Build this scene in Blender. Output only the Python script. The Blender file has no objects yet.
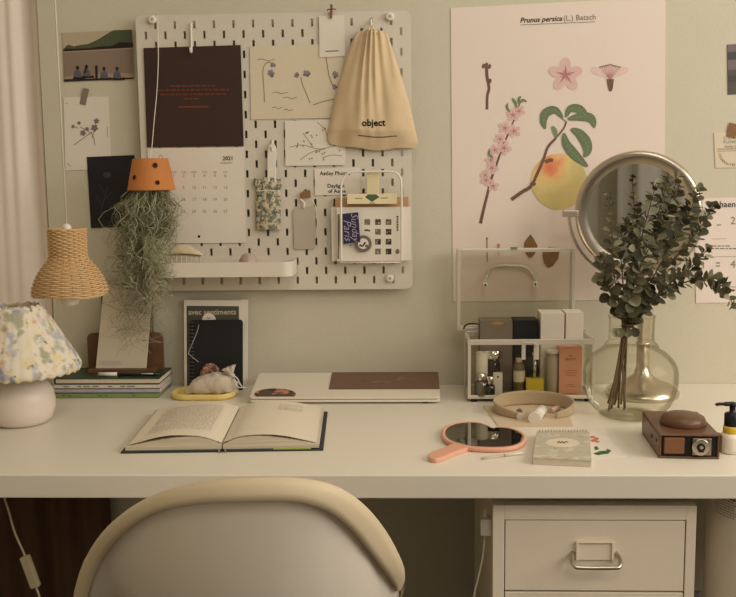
import bpy, math, random
from mathutils import Vector, Matrix, noise
R0 = random.Random(7)
SC = bpy.context.scene
COL = SC.collection
PI = math.pi
DESK = 0.74
# ------------------------------------------------------------------ camera
F = 978.43
CAM = Vector((0.0929, -2.046, 1.1921))
yaw, pitch, roll = -0.0396, 0.1296, -0.0116
fw = Vector((math.sin(yaw)*math.cos(pitch), math.cos(yaw)*math.cos(pitch), -math.sin(pitch)))
rt0 = Vector((math.cos(yaw), -math.sin(yaw), 0)); up0 = rt0.cross(fw)
rt = rt0*math.cos(roll) + up0*math.sin(roll)
up = up0*math.cos(roll) - rt0*math.sin(roll)
def ray(px, py): return fw + rt*((px-368)/F) - up*((py-298.5)/F)
def W(px, py, Y=0.0):            # point of the upright plane y = Y seen at a photo position
    d = ray(px, py); return CAM + d*((Y-CAM.y)/d.y)
def D(px, py, h=0.0):            # point on (or h above) the desk top
    d = ray(px, py); return CAM + d*((DESK+h-CAM.z)/d.z)
cd = bpy.data.cameras.new('camera'); co = bpy.data.objects.new('camera', cd); COL.objects.link(co)
cd.sensor_width = 36; cd.lens = F*36/736; cd.clip_start = 0.05; cd.clip_end = 50
M = Matrix(((rt.x, up.x, -fw.x), (rt.y, up.y, -fw.y), (rt.z, up.z, -fw.z))).to_4x4(); M.translation = CAM
co.matrix_world = M; SC.camera = co
# ------------------------------------------------------------------ materials
def lin(c):
    return tuple((x/255/12.92 if x/255 <= .04045 else ((x/255+.055)/1.055)**2.4) for x in c)
MATS = {}
def mat(name, rgb, rough=.6, metal=0., var=.05, scale=30., bump=0., bscale=200., spec=.4, sheen=0., coat=0., trans=0.):
    if name in MATS: return MATS[name]
    m = bpy.data.materials.new(name); m.use_nodes = True; nt = m.node_tree; b = nt.nodes['Principled BSDF']
    L = lin(rgb)
    tc = nt.nodes.new('ShaderNodeTexCoord')
    n = nt.nodes.new('ShaderNodeTexNoise'); n.inputs['Scale'].default_value = scale; n.inputs['Detail'].default_value = 3
    nt.links.new(tc.outputs['Object'], n.inputs['Vector'])
    mx = nt.nodes.new('ShaderNodeMix'); mx.data_type = 'RGBA'
    mx.inputs[6].default_value = (*[x*(1-var) for x in L], 1); mx.inputs[7].default_value = (*[min(1, x*(1+var)) for x in L], 1)
    nt.links.new(n.outputs['Fac'], mx.inputs[0]); nt.links.new(mx.outputs[2], b.inputs['Base Color'])
    b.inputs['Roughness'].default_value = rough; b.inputs['Metallic'].default_value = metal
    b.inputs['Specular IOR Level'].default_value = spec
    b.inputs['Coat Weight'].default_value = coat
    if trans: b.inputs['Transmission Weight'].default_value = trans
    if sheen: b.inputs['Sheen Weight'].default_value = sheen
    if bump:
        n2 = nt.nodes.new('ShaderNodeTexNoise'); n2.inputs['Scale'].default_value = bscale; n2.inputs['Detail'].default_value = 2
        nt.links.new(tc.outputs['Object'], n2.inputs['Vector'])
        bp = nt.nodes.new('ShaderNodeBump'); bp.inputs['Strength'].default_value = bump; bp.inputs['Distance'].default_value = .002
        nt.links.new(n2.outputs['Fac'], bp.inputs['Height']); nt.links.new(bp.outputs['Normal'], b.inputs['Normal'])
    MATS[name] = m; return m
def glass_mat(name, tint=(250, 250, 246), edge=(190, 190, 180), gloss=.12, power=.25, fres=.55):
    m = bpy.data.materials.new(name); m.use_nodes = True; nt = m.node_tree
    for n in list(nt.nodes): nt.nodes.remove(n)
    out = nt.nodes.new('ShaderNodeOutputMaterial'); mix = nt.nodes.new('ShaderNodeMixShader')
    tr = nt.nodes.new('ShaderNodeBsdfTransparent'); gl = nt.nodes.new('ShaderNodeBsdfGlossy'); gl.inputs['Roughness'].default_value = .04
    lw = nt.nodes.new('ShaderNodeLayerWeight'); lw.inputs['Blend'].default_value = power
    cm = nt.nodes.new('ShaderNodeMix'); cm.data_type = 'RGBA'
    cm.inputs[6].default_value = (*lin(tint), 1); cm.inputs[7].default_value = (*lin(edge), 1)
    nt.links.new(lw.outputs['Facing'], cm.inputs[0]); nt.links.new(cm.outputs[2], tr.inputs['Color'])
    ma = nt.nodes.new('ShaderNodeMath'); ma.operation = 'MULTIPLY_ADD'; ma.inputs[1].default_value = fres; ma.inputs[2].default_value = gloss*.35
    nt.links.new(lw.outputs['Fresnel'], ma.inputs[0]); nt.links.new(ma.outputs[0], mix.inputs[0])
    nt.links.new(tr.outputs[0], mix.inputs[1]); nt.links.new(gl.outputs[0], mix.inputs[2]); nt.links.new(mix.outputs[0], out.inputs[0])
    MATS[name] = m; return m
def blotch_mat(name, base, blots, rough=.8, soft=.035):
    """base colour overlaid by printed blotches: [(rgb, scale, threshold, seed)]"""
    m = bpy.data.materials.new(name); m.use_nodes = True; nt = m.node_tree; b = nt.nodes['Principled BSDF']
    b.inputs['Roughness'].default_value = rough; b.inputs['Specular IOR Level'].default_value = .2
    tc = nt.nodes.new('ShaderNodeTexCoord'); cur = None
    for rgb, sc_, th, seed in blots:
        mp = nt.nodes.new('ShaderNodeMapping'); mp.inputs['Location'].default_value = (seed*1.7, seed*.9, seed*2.3)
        nt.links.new(tc.outputs['Object'], mp.inputs['Vector'])
        n = nt.nodes.new('ShaderNodeTexNoise'); n.inputs['Scale'].default_value = sc_; n.inputs['Detail'].default_value = 2.5
        nt.links.new(mp.outputs[0], n.inputs['Vector'])
        cr = nt.nodes.new('ShaderNodeValToRGB'); cr.color_ramp.elements[0].position = th; cr.color_ramp.elements[1].position = th+soft
        nt.links.new(n.outputs['Fac'], cr.inputs[0])
        mx = nt.nodes.new('ShaderNodeMix'); mx.data_type = 'RGBA'
        if cur is None: mx.inputs[6].default_value = (*lin(base), 1)
        else: nt.links.new(cur, mx.inputs[6])
        mx.inputs[7].default_value = (*lin(rgb), 1); nt.links.new(cr.outputs[0], mx.inputs[0]); cur = mx.outputs[2]
    nt.links.new(cur, b.inputs['Base Color']); MATS[name] = m; return m
# ------------------------------------------------------------------ mesh builder (world coordinates)
class MB:
    def __init__(s): s.v = []; s.f = []; s.m = []; s.s = []; s.k = 0
    def lift(s, Y): s.k += 1; return Y-2.5e-6*s.k
    def add(s, v, f, mi=0, sm=False):
        o = len(s.v); s.v += [Vector(p) for p in v]
        for q in f: s.f.append([o+i for i in q]); s.m.append(mi); s.s.append(sm)
        return s
    def box(s, lo, hi, mi=0):
        (a, b, c), (d, e, g) = lo, hi
        return s.add([(a,b,c),(d,b,c),(d,e,c),(a,e,c),(a,b,g),(d,b,g),(d,e,g),(a,e,g)],
                     [(0,3,2,1),(4,5,6,7),(0,1,5,4),(1,2,6,5),(2,3,7,6),(3,0,4,7)], mi)
    def hexa(s, b4, t4, mi=0):
        return s.add(list(b4)+list(t4), [(0,3,2,1),(4,5,6,7),(0,1,5,4),(1,2,6,5),(2,3,7,6),(3,0,4,7)], mi)
    def tube(s, pts, r, n=8, mi=0, closed=False, sm=True):
        pts = [Vector(p) for p in pts]; k = len(pts); rr = r if isinstance(r, (list, tuple)) else [r]*k
        T = []
        for i in range(k):
            a = pts[(i-1) % k] if closed or i > 0 else pts[i]; b = pts[(i+1) % k] if closed or i < k-1 else pts[i]
            t = b-a; T.append(t.normalized() if t.length > 1e-9 else Vector((0,0,1)))
        x = T[0].orthogonal().normalized(); V = []
        for i in range(k):
            x = x - T[i]*x.dot(T[i]); x = x.normalized() if x.length > 1e-6 else T[i].orthogonal().normalized(); y = T[i].cross(x)
            V += [pts[i]+(x*math.cos(2*PI*j/n)+y*math.sin(2*PI*j/n))*rr[i] for j in range(n)]
        Fc = [(i*n+j, i*n+(j+1) % n, ((i+1) % k)*n+(j+1) % n, ((i+1) % k)*n+j) for i in range(k if closed else k-1) for j in range(n)]
        s.add(V, Fc, mi, sm)
        if not closed: 
            o = len(s.v)-len(V); s.f += [[o+j for j in reversed(range(n))], [o+(k-1)*n+j for j in range(n)]]; s.m += [mi]*2; s.s += [False]*2
        return s
    def lathe(s, prof, c, n=32, mi=0, sm=True, caps=True, rad=None, sx=1, sy=1):
        c = Vector(c); V = []
        for (r, z) in prof:
            for j in range(n):
                a = 2*PI*j/n; q = r*(rad(a, z) if rad else 1); V.append(c+Vector((q*math.cos(a)*sx, q*math.sin(a)*sy, z)))
        k = len(prof)
        Fc = [(i*n+j, i*n+(j+1) % n, (i+1)*n+(j+1) % n, (i+1)*n+j) for i in range(k-1) for j in range(n)]
        s.add(V, Fc, mi, sm)
        if caps:
            o = len(s.v)-len(V); s.f += [[o+j for j in reversed(range(n))], [o+(k-1)*n+j for j in range(n)]]; s.m += [mi]*2; s.s += [False]*2
        return s
    def grid(s, fn, nu, nv, mi=0, sm=True, wrap=False):
        V = [fn(i/nu, j/nv) for j in range(nv+1) for i in range(nu+(0 if wrap else 1))]; n = nu+(0 if wrap else 1)
        Fc = [(j*n+i, j*n+(i+1) % n, (j+1)*n+(i+1) % n, (j+1)*n+i) for j in range(nv) for i in range(nu)]
        return s.add(V, Fc, mi, sm)
    def prism(s, poly, d, mi=0, sm=False):
        poly = [Vector(p) for p in poly]; d = Vector(d); n = len(poly)
        s.add(poly+[p+d for p in poly], [list(range(n)), [n+i for i in reversed(range(n))]], mi)
        o = len(s.v)-2*n
        for i in range(n): s.f.append([o+i, o+n+i, o+n+(i+1) % n, o+(i+1) % n]); s.m.append(mi); s.s.append(sm)
        return s
    def ball(s, c, r, mi=0, n=16, k=10, sq=(1, 1, 1)):
        c = Vector(c); pr = [(math.sin(PI*i/k), -math.cos(PI*i/k)) for i in range(k+1)]
        V = []
        for (a, z) in pr:
            for j in range(n): t = 2*PI*j/n; V.append(c+Vector((r*sq[0]*max(a, .001)*math.cos(t), r*sq[1]*max(a, .001)*math.sin(t), r*sq[2]*z)))
        return s.add(V, [(i*n+j, i*n+(j+1) % n, (i+1)*n+(j+1) % n, (i+1)*n+j) for i in range(k) for j in range(n)], mi, True)
    def xf(s, Mx):
        s.v = [Mx @ p for p in s.v]; return s
    # printing on an upright plane, given in photo positions
    def pp(s, pts, Y, mi=0):
        Y = s.lift(Y); return s.add([W(x, y, Y) for x, y in pts], [list(range(len(pts)))], mi)
    def stroke(s, pts, w, Y, mi=0):
        Y = s.lift(Y); P = [W(x, y, Y) for x, y in pts]; k = (P[0]-CAM).length/F; V = []
        ws = w if isinstance(w, (list, tuple)) else [w]*len(P)
        for i in range(len(P)):
            t = P[min(i+1, len(P)-1)]-P[max(i-1, 0)]; nn = Vector((-t.z, 0, t.x)); nn = nn.normalized() if nn.length > 1e-9 else Vector((1,0,0))
            V += [P[i]+nn*ws[i]*k/2, P[i]-nn*ws[i]*k/2]
        return s.add(V, [(2*i, 2*i+1, 2*i+3, 2*i+2) for i in range(len(P)-1)], mi)
    def disc(s, px, py, rx, ry, Y, mi=0, n=20, rot=0):
        return s.pp([(px+rx*math.cos(a)*math.cos(rot)-ry*math.sin(a)*math.sin(rot), py+rx*math.cos(a)*math.sin(rot)+ry*math.sin(a)*math.cos(rot)) for a in [2*PI*i/n for i in range(n)]], Y, mi)
    def sheet(s, c4, Y, t=.0008, mi=0):
        P = [W(x, y, Y) for x, y in c4]
        return s.prism(P, (0, t, 0), mi)
    def text(s, body, at, size, right=(1,0,0), upv=(0,0,1), mi=0, shear=0, bold=0, align='CENTER', fn=None):
        V, Fc = text_geo(body, size, shear, bold, align); at = Vector(at); r = Vector(right); u = Vector(upv)
        P = [at+r*x+u*y for x, y in V]
        if fn: P = [fn(p) for p in P]
        return s.add(P, Fc, mi)
    def textp(s, body, px, py, size, Y, mi=0, shear=0, bold=0, rot=0, align='CENTER', w=0):
        if w:
            V, _ = text_geo(body, 1, shear, bold, align); size = w/(max(p[0] for p in V)-min(p[0] for p in V))
        Y = s.lift(Y); at = W(px, py, Y); k = (at-CAM).length/F
        return s.text(body, at, size*k, (math.cos(rot), 0, math.sin(rot)), (-math.sin(rot), 0, math.cos(rot)), mi, shear, bold, align)
_TX = {}
def text_geo(body, size, shear, bold, align):
    key = (body, shear, bold, align)
    if key not in _TX:
        cu = bpy.data.curves.new('t', 'FONT'); cu.body = body; cu.size = 1; cu.shear = shear; cu.offset = bold; cu.resolution_u = 2
        cu.align_x = align; cu.align_y = 'CENTER'
        ob = bpy.data.objects.new('t', cu); COL.objects.link(ob)
        me = ob.evaluated_get(bpy.context.evaluated_depsgraph_get()).to_mesh()
        _TX[key] = ([(p.co.x, p.co.y) for p in me.vertices], [list(p.vertices) for p in me.polygons])
        bpy.data.objects.remove(ob); bpy.data.curves.remove(cu)
    V, Fc = _TX[key]; return [(x*size, y*size) for x, y in V], Fc
ORG = {}
def tag(o, label=None, cat=None, group=None, kind=None):
    if label: o['label'] = label
    if cat: o['category'] = cat
    if group: o['group'] = group
    if kind: o['kind'] = kind
    return o
def thing(name, label, cat, loc, group=None):
    o = bpy.data.objects.new(name, None); COL.objects.link(o); o.empty_display_size = .02
    o.location = loc; ORG[o.name] = Vector(loc); return tag(o, label, cat, group)
def build(mb, name, mats, parent=None, label=None, bevel=0, solid=0, subd=0, segs=2):
    mats = mats if isinstance(mats, (list, tuple)) else [mats]
    if parent: org = ORG[parent.name]
    else:
        xs = [p.x for p in mb.v]; ys = [p.y for p in mb.v]; org = Vector(((min(xs)+max(xs))/2, (min(ys)+max(ys))/2, min(p.z for p in mb.v)))
    me = bpy.data.meshes.new(name); me.from_pydata([p-org for p in mb.v], [], mb.f); 
    for m in mats: me.materials.append(m)
    me.polygons.foreach_set('material_index', mb.m); me.polygons.foreach_set('use_smooth', mb.s); me.update()
    o = bpy.data.objects.new(name, me); COL.objects.link(o); ORG[o.name] = org
    if parent: o.parent = parent
    else: o.location = org
    if label: o['label'] = label
    if solid:
        md = o.modifiers.new('solid', 'SOLIDIFY'); md.thickness = solid; md.offset = 0
    if subd:
        md = o.modifiers.new('sub', 'SUBSURF'); md.levels = md.render_levels = subd
    if bevel:
        md = o.modifiers.new('bevel', 'BEVEL'); md.width = bevel; md.segments = segs; md.limit_method = 'ANGLE'; md.angle_limit = math.radians(40)
        md.harden_normals = False
    return o
def single(mb, name, mats, label, cat, group=None, **k):
    return tag(build(mb, name, mats, **k), label, cat, group)
def struct(mb, name, mats, **k):
    return tag(build(mb, name, mats, **k), kind='structure')
def lerp(a, b, t): return a+(b-a)*t
def ip(tab, x):
    if x <= tab[0][0]: return tab[0][1]
    for (a, b), (c, d) in zip(tab, tab[1:]):
        if x <= c: return lerp(b, d, (x-a)/(c-a))
    return tab[-1][1]
def smooth_path(P, n=6):
    P = [Vector(p) for p in P]; out = []
    for i in range(len(P)-1):
        a = P[max(i-1, 0)]; b = P[i]; c = P[i+1]; d = P[min(i+2, len(P)-1)]
        for j in range(n):
            t = j/n; out.append(.5*((2*b)+(c-a)*t+(2*a-5*b+4*c-d)*t*t+(3*b-a-3*c+d)*t**3))
    return out+[P[-1]]
def sp2(P, n=6): return [(q.x, q.y) for q in smooth_path([(x, y, 0) for x, y in P], n)]
def rrect(x0, x1, y0, y1, r, n=5):
    out = []
    for cx, cy, a0 in ((x1-r, y1-r, 0), (x0+r, y1-r, 90), (x0+r, y0+r, 180), (x1-r, y0+r, 270)):
        out += [(cx+r*math.cos(math.radians(a0+90*i/n)), cy+r*math.sin(math.radians(a0+90*i/n))) for i in range(n+1)]
    return out
# palette
WHITE = mat('white_paint', (226, 219, 204), .45)
DESKM = mat('desk_foil', (230, 222, 205), .38, var=.015, scale=6, spec=.45)
METALW = mat('white_metal', (222, 214, 198), .4, var=.02)
PAPER = mat('white_paper', (228, 219, 205), .85, var=.02, spec=.15)
PAPERG = mat('paper_edges', (205, 194, 172), .85, var=.1, scale=120, spec=.15)
CREAM = mat('cream_paper', (218, 205, 180), .85, var=.03, spec=.15)
INK = mat('black_ink', (28, 25, 24), .7, spec=.2)
INKG = mat('grey_ink', (132, 122, 110), .8, spec=.1)
INKL = mat('faint_ink', (176, 166, 150), .8, spec=.1)
STEEL = mat('brushed_steel', (196, 186, 170), .28, 1., var=.03)
ALU = mat('aluminium', (218, 211, 198), .42, .55, var=.03)
CHROME = mat('chrome', (225, 220, 212), .08, 1., var=.01)
BLACK = mat('black_plastic', (20, 19, 19), .4)
STRAPW = mat('white_plastic', (230, 223, 210), .35)
CLEAR = glass_mat('clear_glass', tint=(253, 253, 250), edge=(238, 236, 228), gloss=.02, power=.1, fres=.34)
ACRYL = glass_mat('clear_acrylic', tint=(251, 250, 246), edge=(236, 235, 228), gloss=.03, power=.15)
MIRR = mat('mirror_silver', (225, 225, 220), .02, 1., var=0)

# ================================================================== SETTING
wallm = mat('sage_wallpaper', (207, 200, 180), .9, var=.035, scale=9, spec=.15, bump=.35, bscale=420)
XL, XR, YF, ZT = -1.25, 2.1, -3.6, 2.5
NX = W(50, 250, 0).x               # right edge of the curtained niche
m = MB(); m.box((NX, 0, 0), (XR, .12, ZT)); struct(m, 'wall_back', wallm)
m = MB(); m.box((XL, .3, 0), (NX+.1, .4, ZT)); m.box((NX, .12, 0), (NX+.1, .3, ZT)); struct(m, 'wall_niche', wallm)
m = MB(); m.box((XL-.1, YF, 0), (XL, .4, ZT)); struct(m, 'wall_left', wallm)
wm2 = mat('plain_wall', (205, 198, 178), .9, var=.02, scale=5, spec=.1)
m = MB(); m.box((XL-.1, YF-.1, 0), (XR+.1, YF, ZT)); struct(m, 'wall_front', wm2)
# wall_right with a window opening
wy0, wy1, wz0, wz1 = -2.9, -.36, .85, 2.35
m = MB(); m.box((XR, YF, 0), (XR+.12, wy0, ZT)); m.box((XR, wy1, 0), (XR+.12, .12, ZT)); m.box((XR, wy0, 0), (XR+.12, wy1, wz0)); m.box((XR, wy0, wz1), (XR+.12, wy1, ZT)); struct(m, 'wall_right', wm2)
m = MB()
for a, b in ((wy0, wy0+.05), (wy1-.05, wy1), ((wy0+wy1)/2-.03, (wy0+wy1)/2+.03)): m.box((XR+.03, a, wz0), (XR+.09, b, wz1))
m.box((XR+.03, wy0, wz0), (XR+.09, wy1, wz0+.05)); m.box((XR+.03, wy0, wz1-.05), (XR+.09, wy1, wz1)); struct(m, 'window_1', WHITE)
floorm = mat('brown_floor_boards', (50, 35, 24), .55, var=.2, scale=4)
m = MB(); m.box((XL-.1, YF-.1, -.1), (XR+.12, .4, 0)); struct(m, 'floor', floorm)
m = MB(); m.box((XL-.1, YF-.1, ZT), (XR+.12, .4, ZT+.1)); struct(m, 'ceiling', mat('ceiling_paint', (214, 206, 190), .9, var=.02))
m = MB(); m.box((NX, -.012, 0), (XR, 0, .07)); struct(m, 'baseboard_back', WHITE)

# niche curtain
def curtain(x0, x1, y0, amp, z0, z1, waves, seed, axis='x', taper=.0):
    mb = MB(); rr = random.Random(seed); ph = [rr.uniform(0, 6) for _ in range(4)]
    def fn(u, v):
        w = math.sin(2*PI*waves*u+ph[0])+.35*math.sin(2*PI*waves*2.3*u+ph[1]+v)+.2*math.sin(2*PI*waves*.6*u+ph[2])
        return Vector((lerp(x0, x1, u)+.004*math.sin(9*u+3*v), y0+amp*w, lerp(z1, z0, v)))
    mb.grid(fn, 160, 14); return mb
curt = mat('cream_curtain', (238, 226, 214), .9, var=.03, bump=.15, bscale=500)
CT = [(-260, .03), (-215, .006), (-170, .03), (-130, .028), (-95, .006), (-62, .03), (-40, .02), (-18, .007), (4, .004), (22, .0045), (30, .010), (35, .032), (39, .034), (43, .020), (48, .016), (53, .024)]
CXY = [(W(px, 250, 0).x, y) for px, y in CT]
def niche_fold(u, v):
    x = lerp(-1.2, NX-.004, u); y = ip(CXY, x)
    return Vector((x+.003*math.sin(9*u+3*v), max(.003, (ip(CXY, x-.004)+y*2+ip(CXY, x+.004))/4)+.0012*math.sin(x*230+v*2), lerp(2.42, .02, v)))
cb = MB(); cb.grid(niche_fold, 240, 14)
single(cb, 'curtain', curt, 'cream white curtain hanging in folds left of the pegboard wall', 'curtain', solid=.002)
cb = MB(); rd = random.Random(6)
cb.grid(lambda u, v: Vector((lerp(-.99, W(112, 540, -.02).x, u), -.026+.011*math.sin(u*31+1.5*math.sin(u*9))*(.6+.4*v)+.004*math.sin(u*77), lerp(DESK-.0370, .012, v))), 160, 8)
single(cb, 'under_desk_shade_folds', mat('shade_brown', (96, 70, 52), .9, var=.06), 'dark brown folds standing in for the shade under the left end of the desk', 'curtain', solid=.0015)  # added dark sheet, its brown stands in for deep shade on the pale curtain
# curtain behind the photographer, seen in the round mirror
cb = curtain(-1.1, 1.9, -3.5, .03, .03, 2.42, 15, 11)
single(cb, 'sheer_curtain', mat('grey_curtain', (214, 210, 202), .9, var=.03), 'pale curtain in long folds reflected in the round mirror', 'curtain', solid=.002)

# ================================================================== DESK AND BELOW
dr = thing('desk', 'long white desk with a plain top along the pegboard wall', 'desk', (0, -.31, 0))
m = MB(); m.box((-1.0, -.627, DESK-.0365), (1.05, -.001, DESK)); build(m, 'tabletop', DESKM, dr, bevel=.0018)
for x in (-.95, .98):
    for y in (-.57, -.07):
        m = MB(); m.tube([(x, y, 0), (x, y, DESK-.0365)], .02, 20); build(m, 'leg', METALW, dr)

# drawer cabinet
cY = -.595; ca = W(493, 505.5, cY); cbp = W(697, 505.5, cY); cx0, cx1, cz1 = ca.x, cbp.x, ca.z
cabm = mat('cabinet_enamel', (238, 224, 203), .4, var=.015)
dc = thing('drawer_cabinet', 'cream metal drawer cabinet with a bail handle under the desk', 'drawer cabinet', ((cx0+cx1)/2, cY+.2, 0))
cyb = cY+.40
m = MB(); m.box((cx0, cY+.012, .04), (cx0+.012, cyb, cz1)); m.box((cx1-.012, cY+.012, .04), (cx1, cyb, cz1))
m.box((cx0+.012, cY+.012, cz1-.012), (cx1-.012, cyb-.01, cz1)); m.box((cx0+.012, cyb-.01, .04), (cx1-.012, cyb, cz1)); m.box((cx0+.012, cY+.012, .04), (cx1-.012, cyb-.01, .052))
fx0 = W(505.5, 521, cY).x; fx1 = W(685.5, 521, cY).x; fz1 = W(597, 521, cY).z; fz0 = W(597, 591, cY).z
m.box((cx0, cY, .04), (fx0-.0015, cY+.012, cz1)); m.box((fx1+.0015, cY, .04), (cx1, cY+.012, cz1)); m.box((fx0-.0015, cY, fz1+.0015), (fx1+.0015, cY+.012, cz1))
build(m, 'body', cabm, dc, bevel=.0008)
dh = fz1-fz0
for k in range(6):
    zt = fz1-k*(dh+.003); zb = zt-dh
    if zb < .045: break
    m = MB(); m.box((fx0, cY+.001, zb), (fx1, cY+.009, zt)); m.box((fx0+.01, cY+.009, zb+.004), (fx1-.01, cyb-.03, zt-.02)); d = build(m, 'drawer', cabm, dc, bevel=.0008)
    xc = (fx0+fx1)/2; zc = zt-dh*.60; hw = .037
    if k == 0: zc = W(597, 561, cY).z
    m = MB()
    pts = smooth_path([(xc-hw+.004, cY+.001, zc+.013), (xc-hw, cY-.012, zc+.006), (xc-hw+.004, cY-.022, zc), (xc-hw+.014, cY-.024, zc-.001), (xc+hw-.014, cY-.024, zc-.001), (xc+hw-.004, cY-.022, zc), (xc+hw, cY-.012, zc+.006), (xc+hw-.004, cY+.001, zc+.013)], 5)
    m.tube(pts, .0033, 10); build(m, 'handle', STEEL, d, 'brushed steel bail handle')
    m = MB(); hx = .029
    m.box((xc-hx, cY-.002, zc+.002), (xc+hx, cY+.001, zc+.03)); m.box((xc-hx, cY-.005, zc+.002), (xc-hx+.004, cY-.002, zc+.03)); m.box((xc+hx-.004, cY-.005, zc+.002), (xc+hx, cY-.002, zc+.03)); m.box((xc-hx, cY-.005, zc+.030), (xc+hx, cY, zc+.032))
    build(m, 'label_holder', cabm, d, bevel=.0006)
for x in (cx0+.03, cx1-.03):
    for y in (cY+.04, cyb-.04):
        m = MB(); m.lathe([(.008, .028), (.008, .042)], (x, y, 0), 12); m.tube([(x-.009, y, .016), (x+.009, y, .016)], .016, 18); build(m, 'caster', BLACK, dc)

# white canister at right
cc = Vector((W(708, 540, -.53).x+.115, -.53, 0)); 
cn = thing('storage_canister', 'tall white round canister with small printed text right of the drawer cabinet', 'canister', cc)
ctop = .695
m = MB(); m.lathe([(.11, 0), (.115, .006), (.115, ctop-.01), (.112, ctop)], cc, 64)
for k in range(8):
    zz = W(720, 503+k*2.6, -.60).z; a0 = math.radians(191)
    rr = random.Random(k); a = a0; end = a0+math.radians(22+rr.uniform(-3, 5))
    while a < end:
        w = math.radians(rr.uniform(1.2, 3.2)); q = lambda t, z: cc+Vector((.1154*math.cos(t), .1154*math.sin(t), z))
        h = .0022 if k == 0 else .0013
        m.add([q(a, zz), q(a+w, zz), q(a+w, zz+h), q(a, zz+h)], [(0, 1, 2, 3)], 1 if k == 0 else 2); a += w+math.radians(.7)
build(m, 'body', [mat('white_canister', (232, 222, 204), .5, var=.01), INK, INKG], cn)
# box and crate seen in the slit between cabinet and canister
sx0, sx1 = cx1+.004, cx1+.0
m = MB(); m.box((sx0, -.33, 0), (sx1+.1, -.05, .38)); single(m, 'storage_crate', mat('dark_crate', (48, 38, 40), .7), 'dark crate on the floor behind the white canister', 'crate', bevel=.003)
m = MB(); m.box((sx0, -.33, .38), (sx1+.1, -.05, .43)); single(m, 'folded_cloth', mat('lilac_cloth', (170, 158, 158), .9, bump=.5, bscale=60), 'pale folded cloth in the gap right of the drawer cabinet', 'cloth', bevel=.01)
m = MB(); m.box((sx0, -.335, .43), (sx1+.1, -.05, .67)); single(m, 'storage_box', WHITE, 'white box in the gap between drawer cabinet and canister', 'box', bevel=.003)

# power adapter and cable at the cabinet's left
aY = -.56; ap = W(482.5, 525, aY); ap.x = cx0-.009
pa = thing('power_adapter', 'small white power adapter with hanging cable left of the drawer cabinet', 'adapter', ap)
m = MB(); m.box((cx0-.017, aY-.012, ap.z-.014), (cx0-.0002, aY+.012, ap.z+.013)); build(m, 'block', STRAPW, pa, bevel=.002)
m = MB(); m.tube([(cx0-.009, aY, ap.z+.012), (cx0-.009, aY, ap.z+.026)], [.004, .0032], 10); build(m, 'plug', STRAPW, pa)
m = MB(); e = [W(482, 535, aY), W(483, 555, aY), W(479, 575, aY), W(474, 597, aY), W(470, 640, aY)]; e[0] = Vector((cx0-.009, aY, ap.z-.013)); 
e += [Vector((e[-1].x-.01, aY+.03, .2)), Vector((e[-1].x, aY+.1, .004))]
m.tube(smooth_path(e, 6), .0016, 6); build(m, 'cable', STRAPW, pa)

# chair
ch_sh = mat('chair_shell', (240, 230, 214), .42, var=.015, scale=5)
ch_rim = mat('chair_rim', (214, 196, 164), .5, var=.03, scale=12)
TA = [(-1.0, (72, 610)), (-.93, (76, 584)), (-.84, (88, 553)), (-.70, (112, 522)), (-.52, (150, 497)), (-.30, (200, 483)), (0, (262, 478)), (.22, (308, 480)), (.42, (340, 489)), (.60, (366, 508)), (.78, (387, 534)), (.90, (402.5, 564)), (.96, (404.8, 579)), (1.0, (401, 590))]
TB = [(-1.0, (83, 616)), (-.93, (87, 592)), (-.84, (100, 560)), (-.70, (122, 534)), (-.52, (155, 513)), (-.30, (200, 504)), (0, (262, 501.5)), (.22, (300, 502.5)), (.42, (330, 513)), (.60, (354, 534)), (.78, (374, 560)), (.90, (388, 578)), (.96, (394, 586)), (1.0, (398, 591))]
def chY(t): return -.87+.17*abs(t)**2.3
def chp(tab, t, Y):
    k = max(0, min(len(tab)-2, sum(1 for a in tab if a[0] <= t)-1))
    g = lambda i: Vector((*tab[max(0, min(len(tab)-1, i))][1], 0))
    t0, t1 = tab[k][0], tab[k+1][0]; s = (t-t0)/(t1-t0); a, b, c, d = g(k-1), g(k), g(k+1), g(k+2)
    q = .5*((2*b)+(c-a)*s+(2*a-5*b+4*c-d)*s*s+(3*b-a-3*c+d)*s**3)
    return W(q.x, q.y, Y)
chr_ = thing('shell_chair', 'white bucket chair with a beige rolled rim in front of the desk', 'chair', (-.1, -.68, 0))
xcs = W(245, 540, -.8).x
def rim(u, v):
    t = lerp(-1, 1, u); A = chp(TA, t, chY(t)); B = chp(TB, t, chY(t)-.014)
    out = Vector((A.x-xcs, 0, 0)); out = out*(.02/max(.05, abs(out.x))) if abs(out.x) > 1e-4 else Vector((0,0,0))
    side = min(1, abs(t)*1.1)
    seq = [B+Vector((0, .018, .001)), B+Vector((0, .008, -.003)), B, lerp(B, A, .33)+Vector((0, -.003, .001)), lerp(B, A, .66)+Vector((0, -.004, .002)), A+Vector((0, -.001, 0)), A+Vector((0, .008, -.001)), A+Vector((0, .016, -.008)), A+Vector((0, .018, -.02))]
    x = v*8; i = min(7, int(x)); return lerp(seq[i], seq[i+1], x-i)
m = MB(); m.grid(rim, 72, 8); build(m, 'rim', ch_rim, chr_, 'beige rolled rim')
def shell(u, v):
    t = lerp(-1, 1, u); B = chp(TB, t, chY(t)-.014)+Vector((0, .016, .004)); B.x = xcs+(B.x-xcs)*.995
    a = -PI/2+t*1.75; E = Vector((xcs+.15*math.sin(t*1.75), -.60-.17*math.cos(t*1.75), .44))
    p = lerp(B, E, v); bul = math.sin(PI*min(1, v*1.0))*.018
    n = Vector((p.x-xcs, p.y+.62, 0)); n = n.normalized() if n.length > 1e-5 else Vector((0, -1, 0))
    return p+n*bul
m = MB(); m.grid(shell, 72, 20); build(m, 'backrest', ch_sh, chr_, solid=.006)
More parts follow.
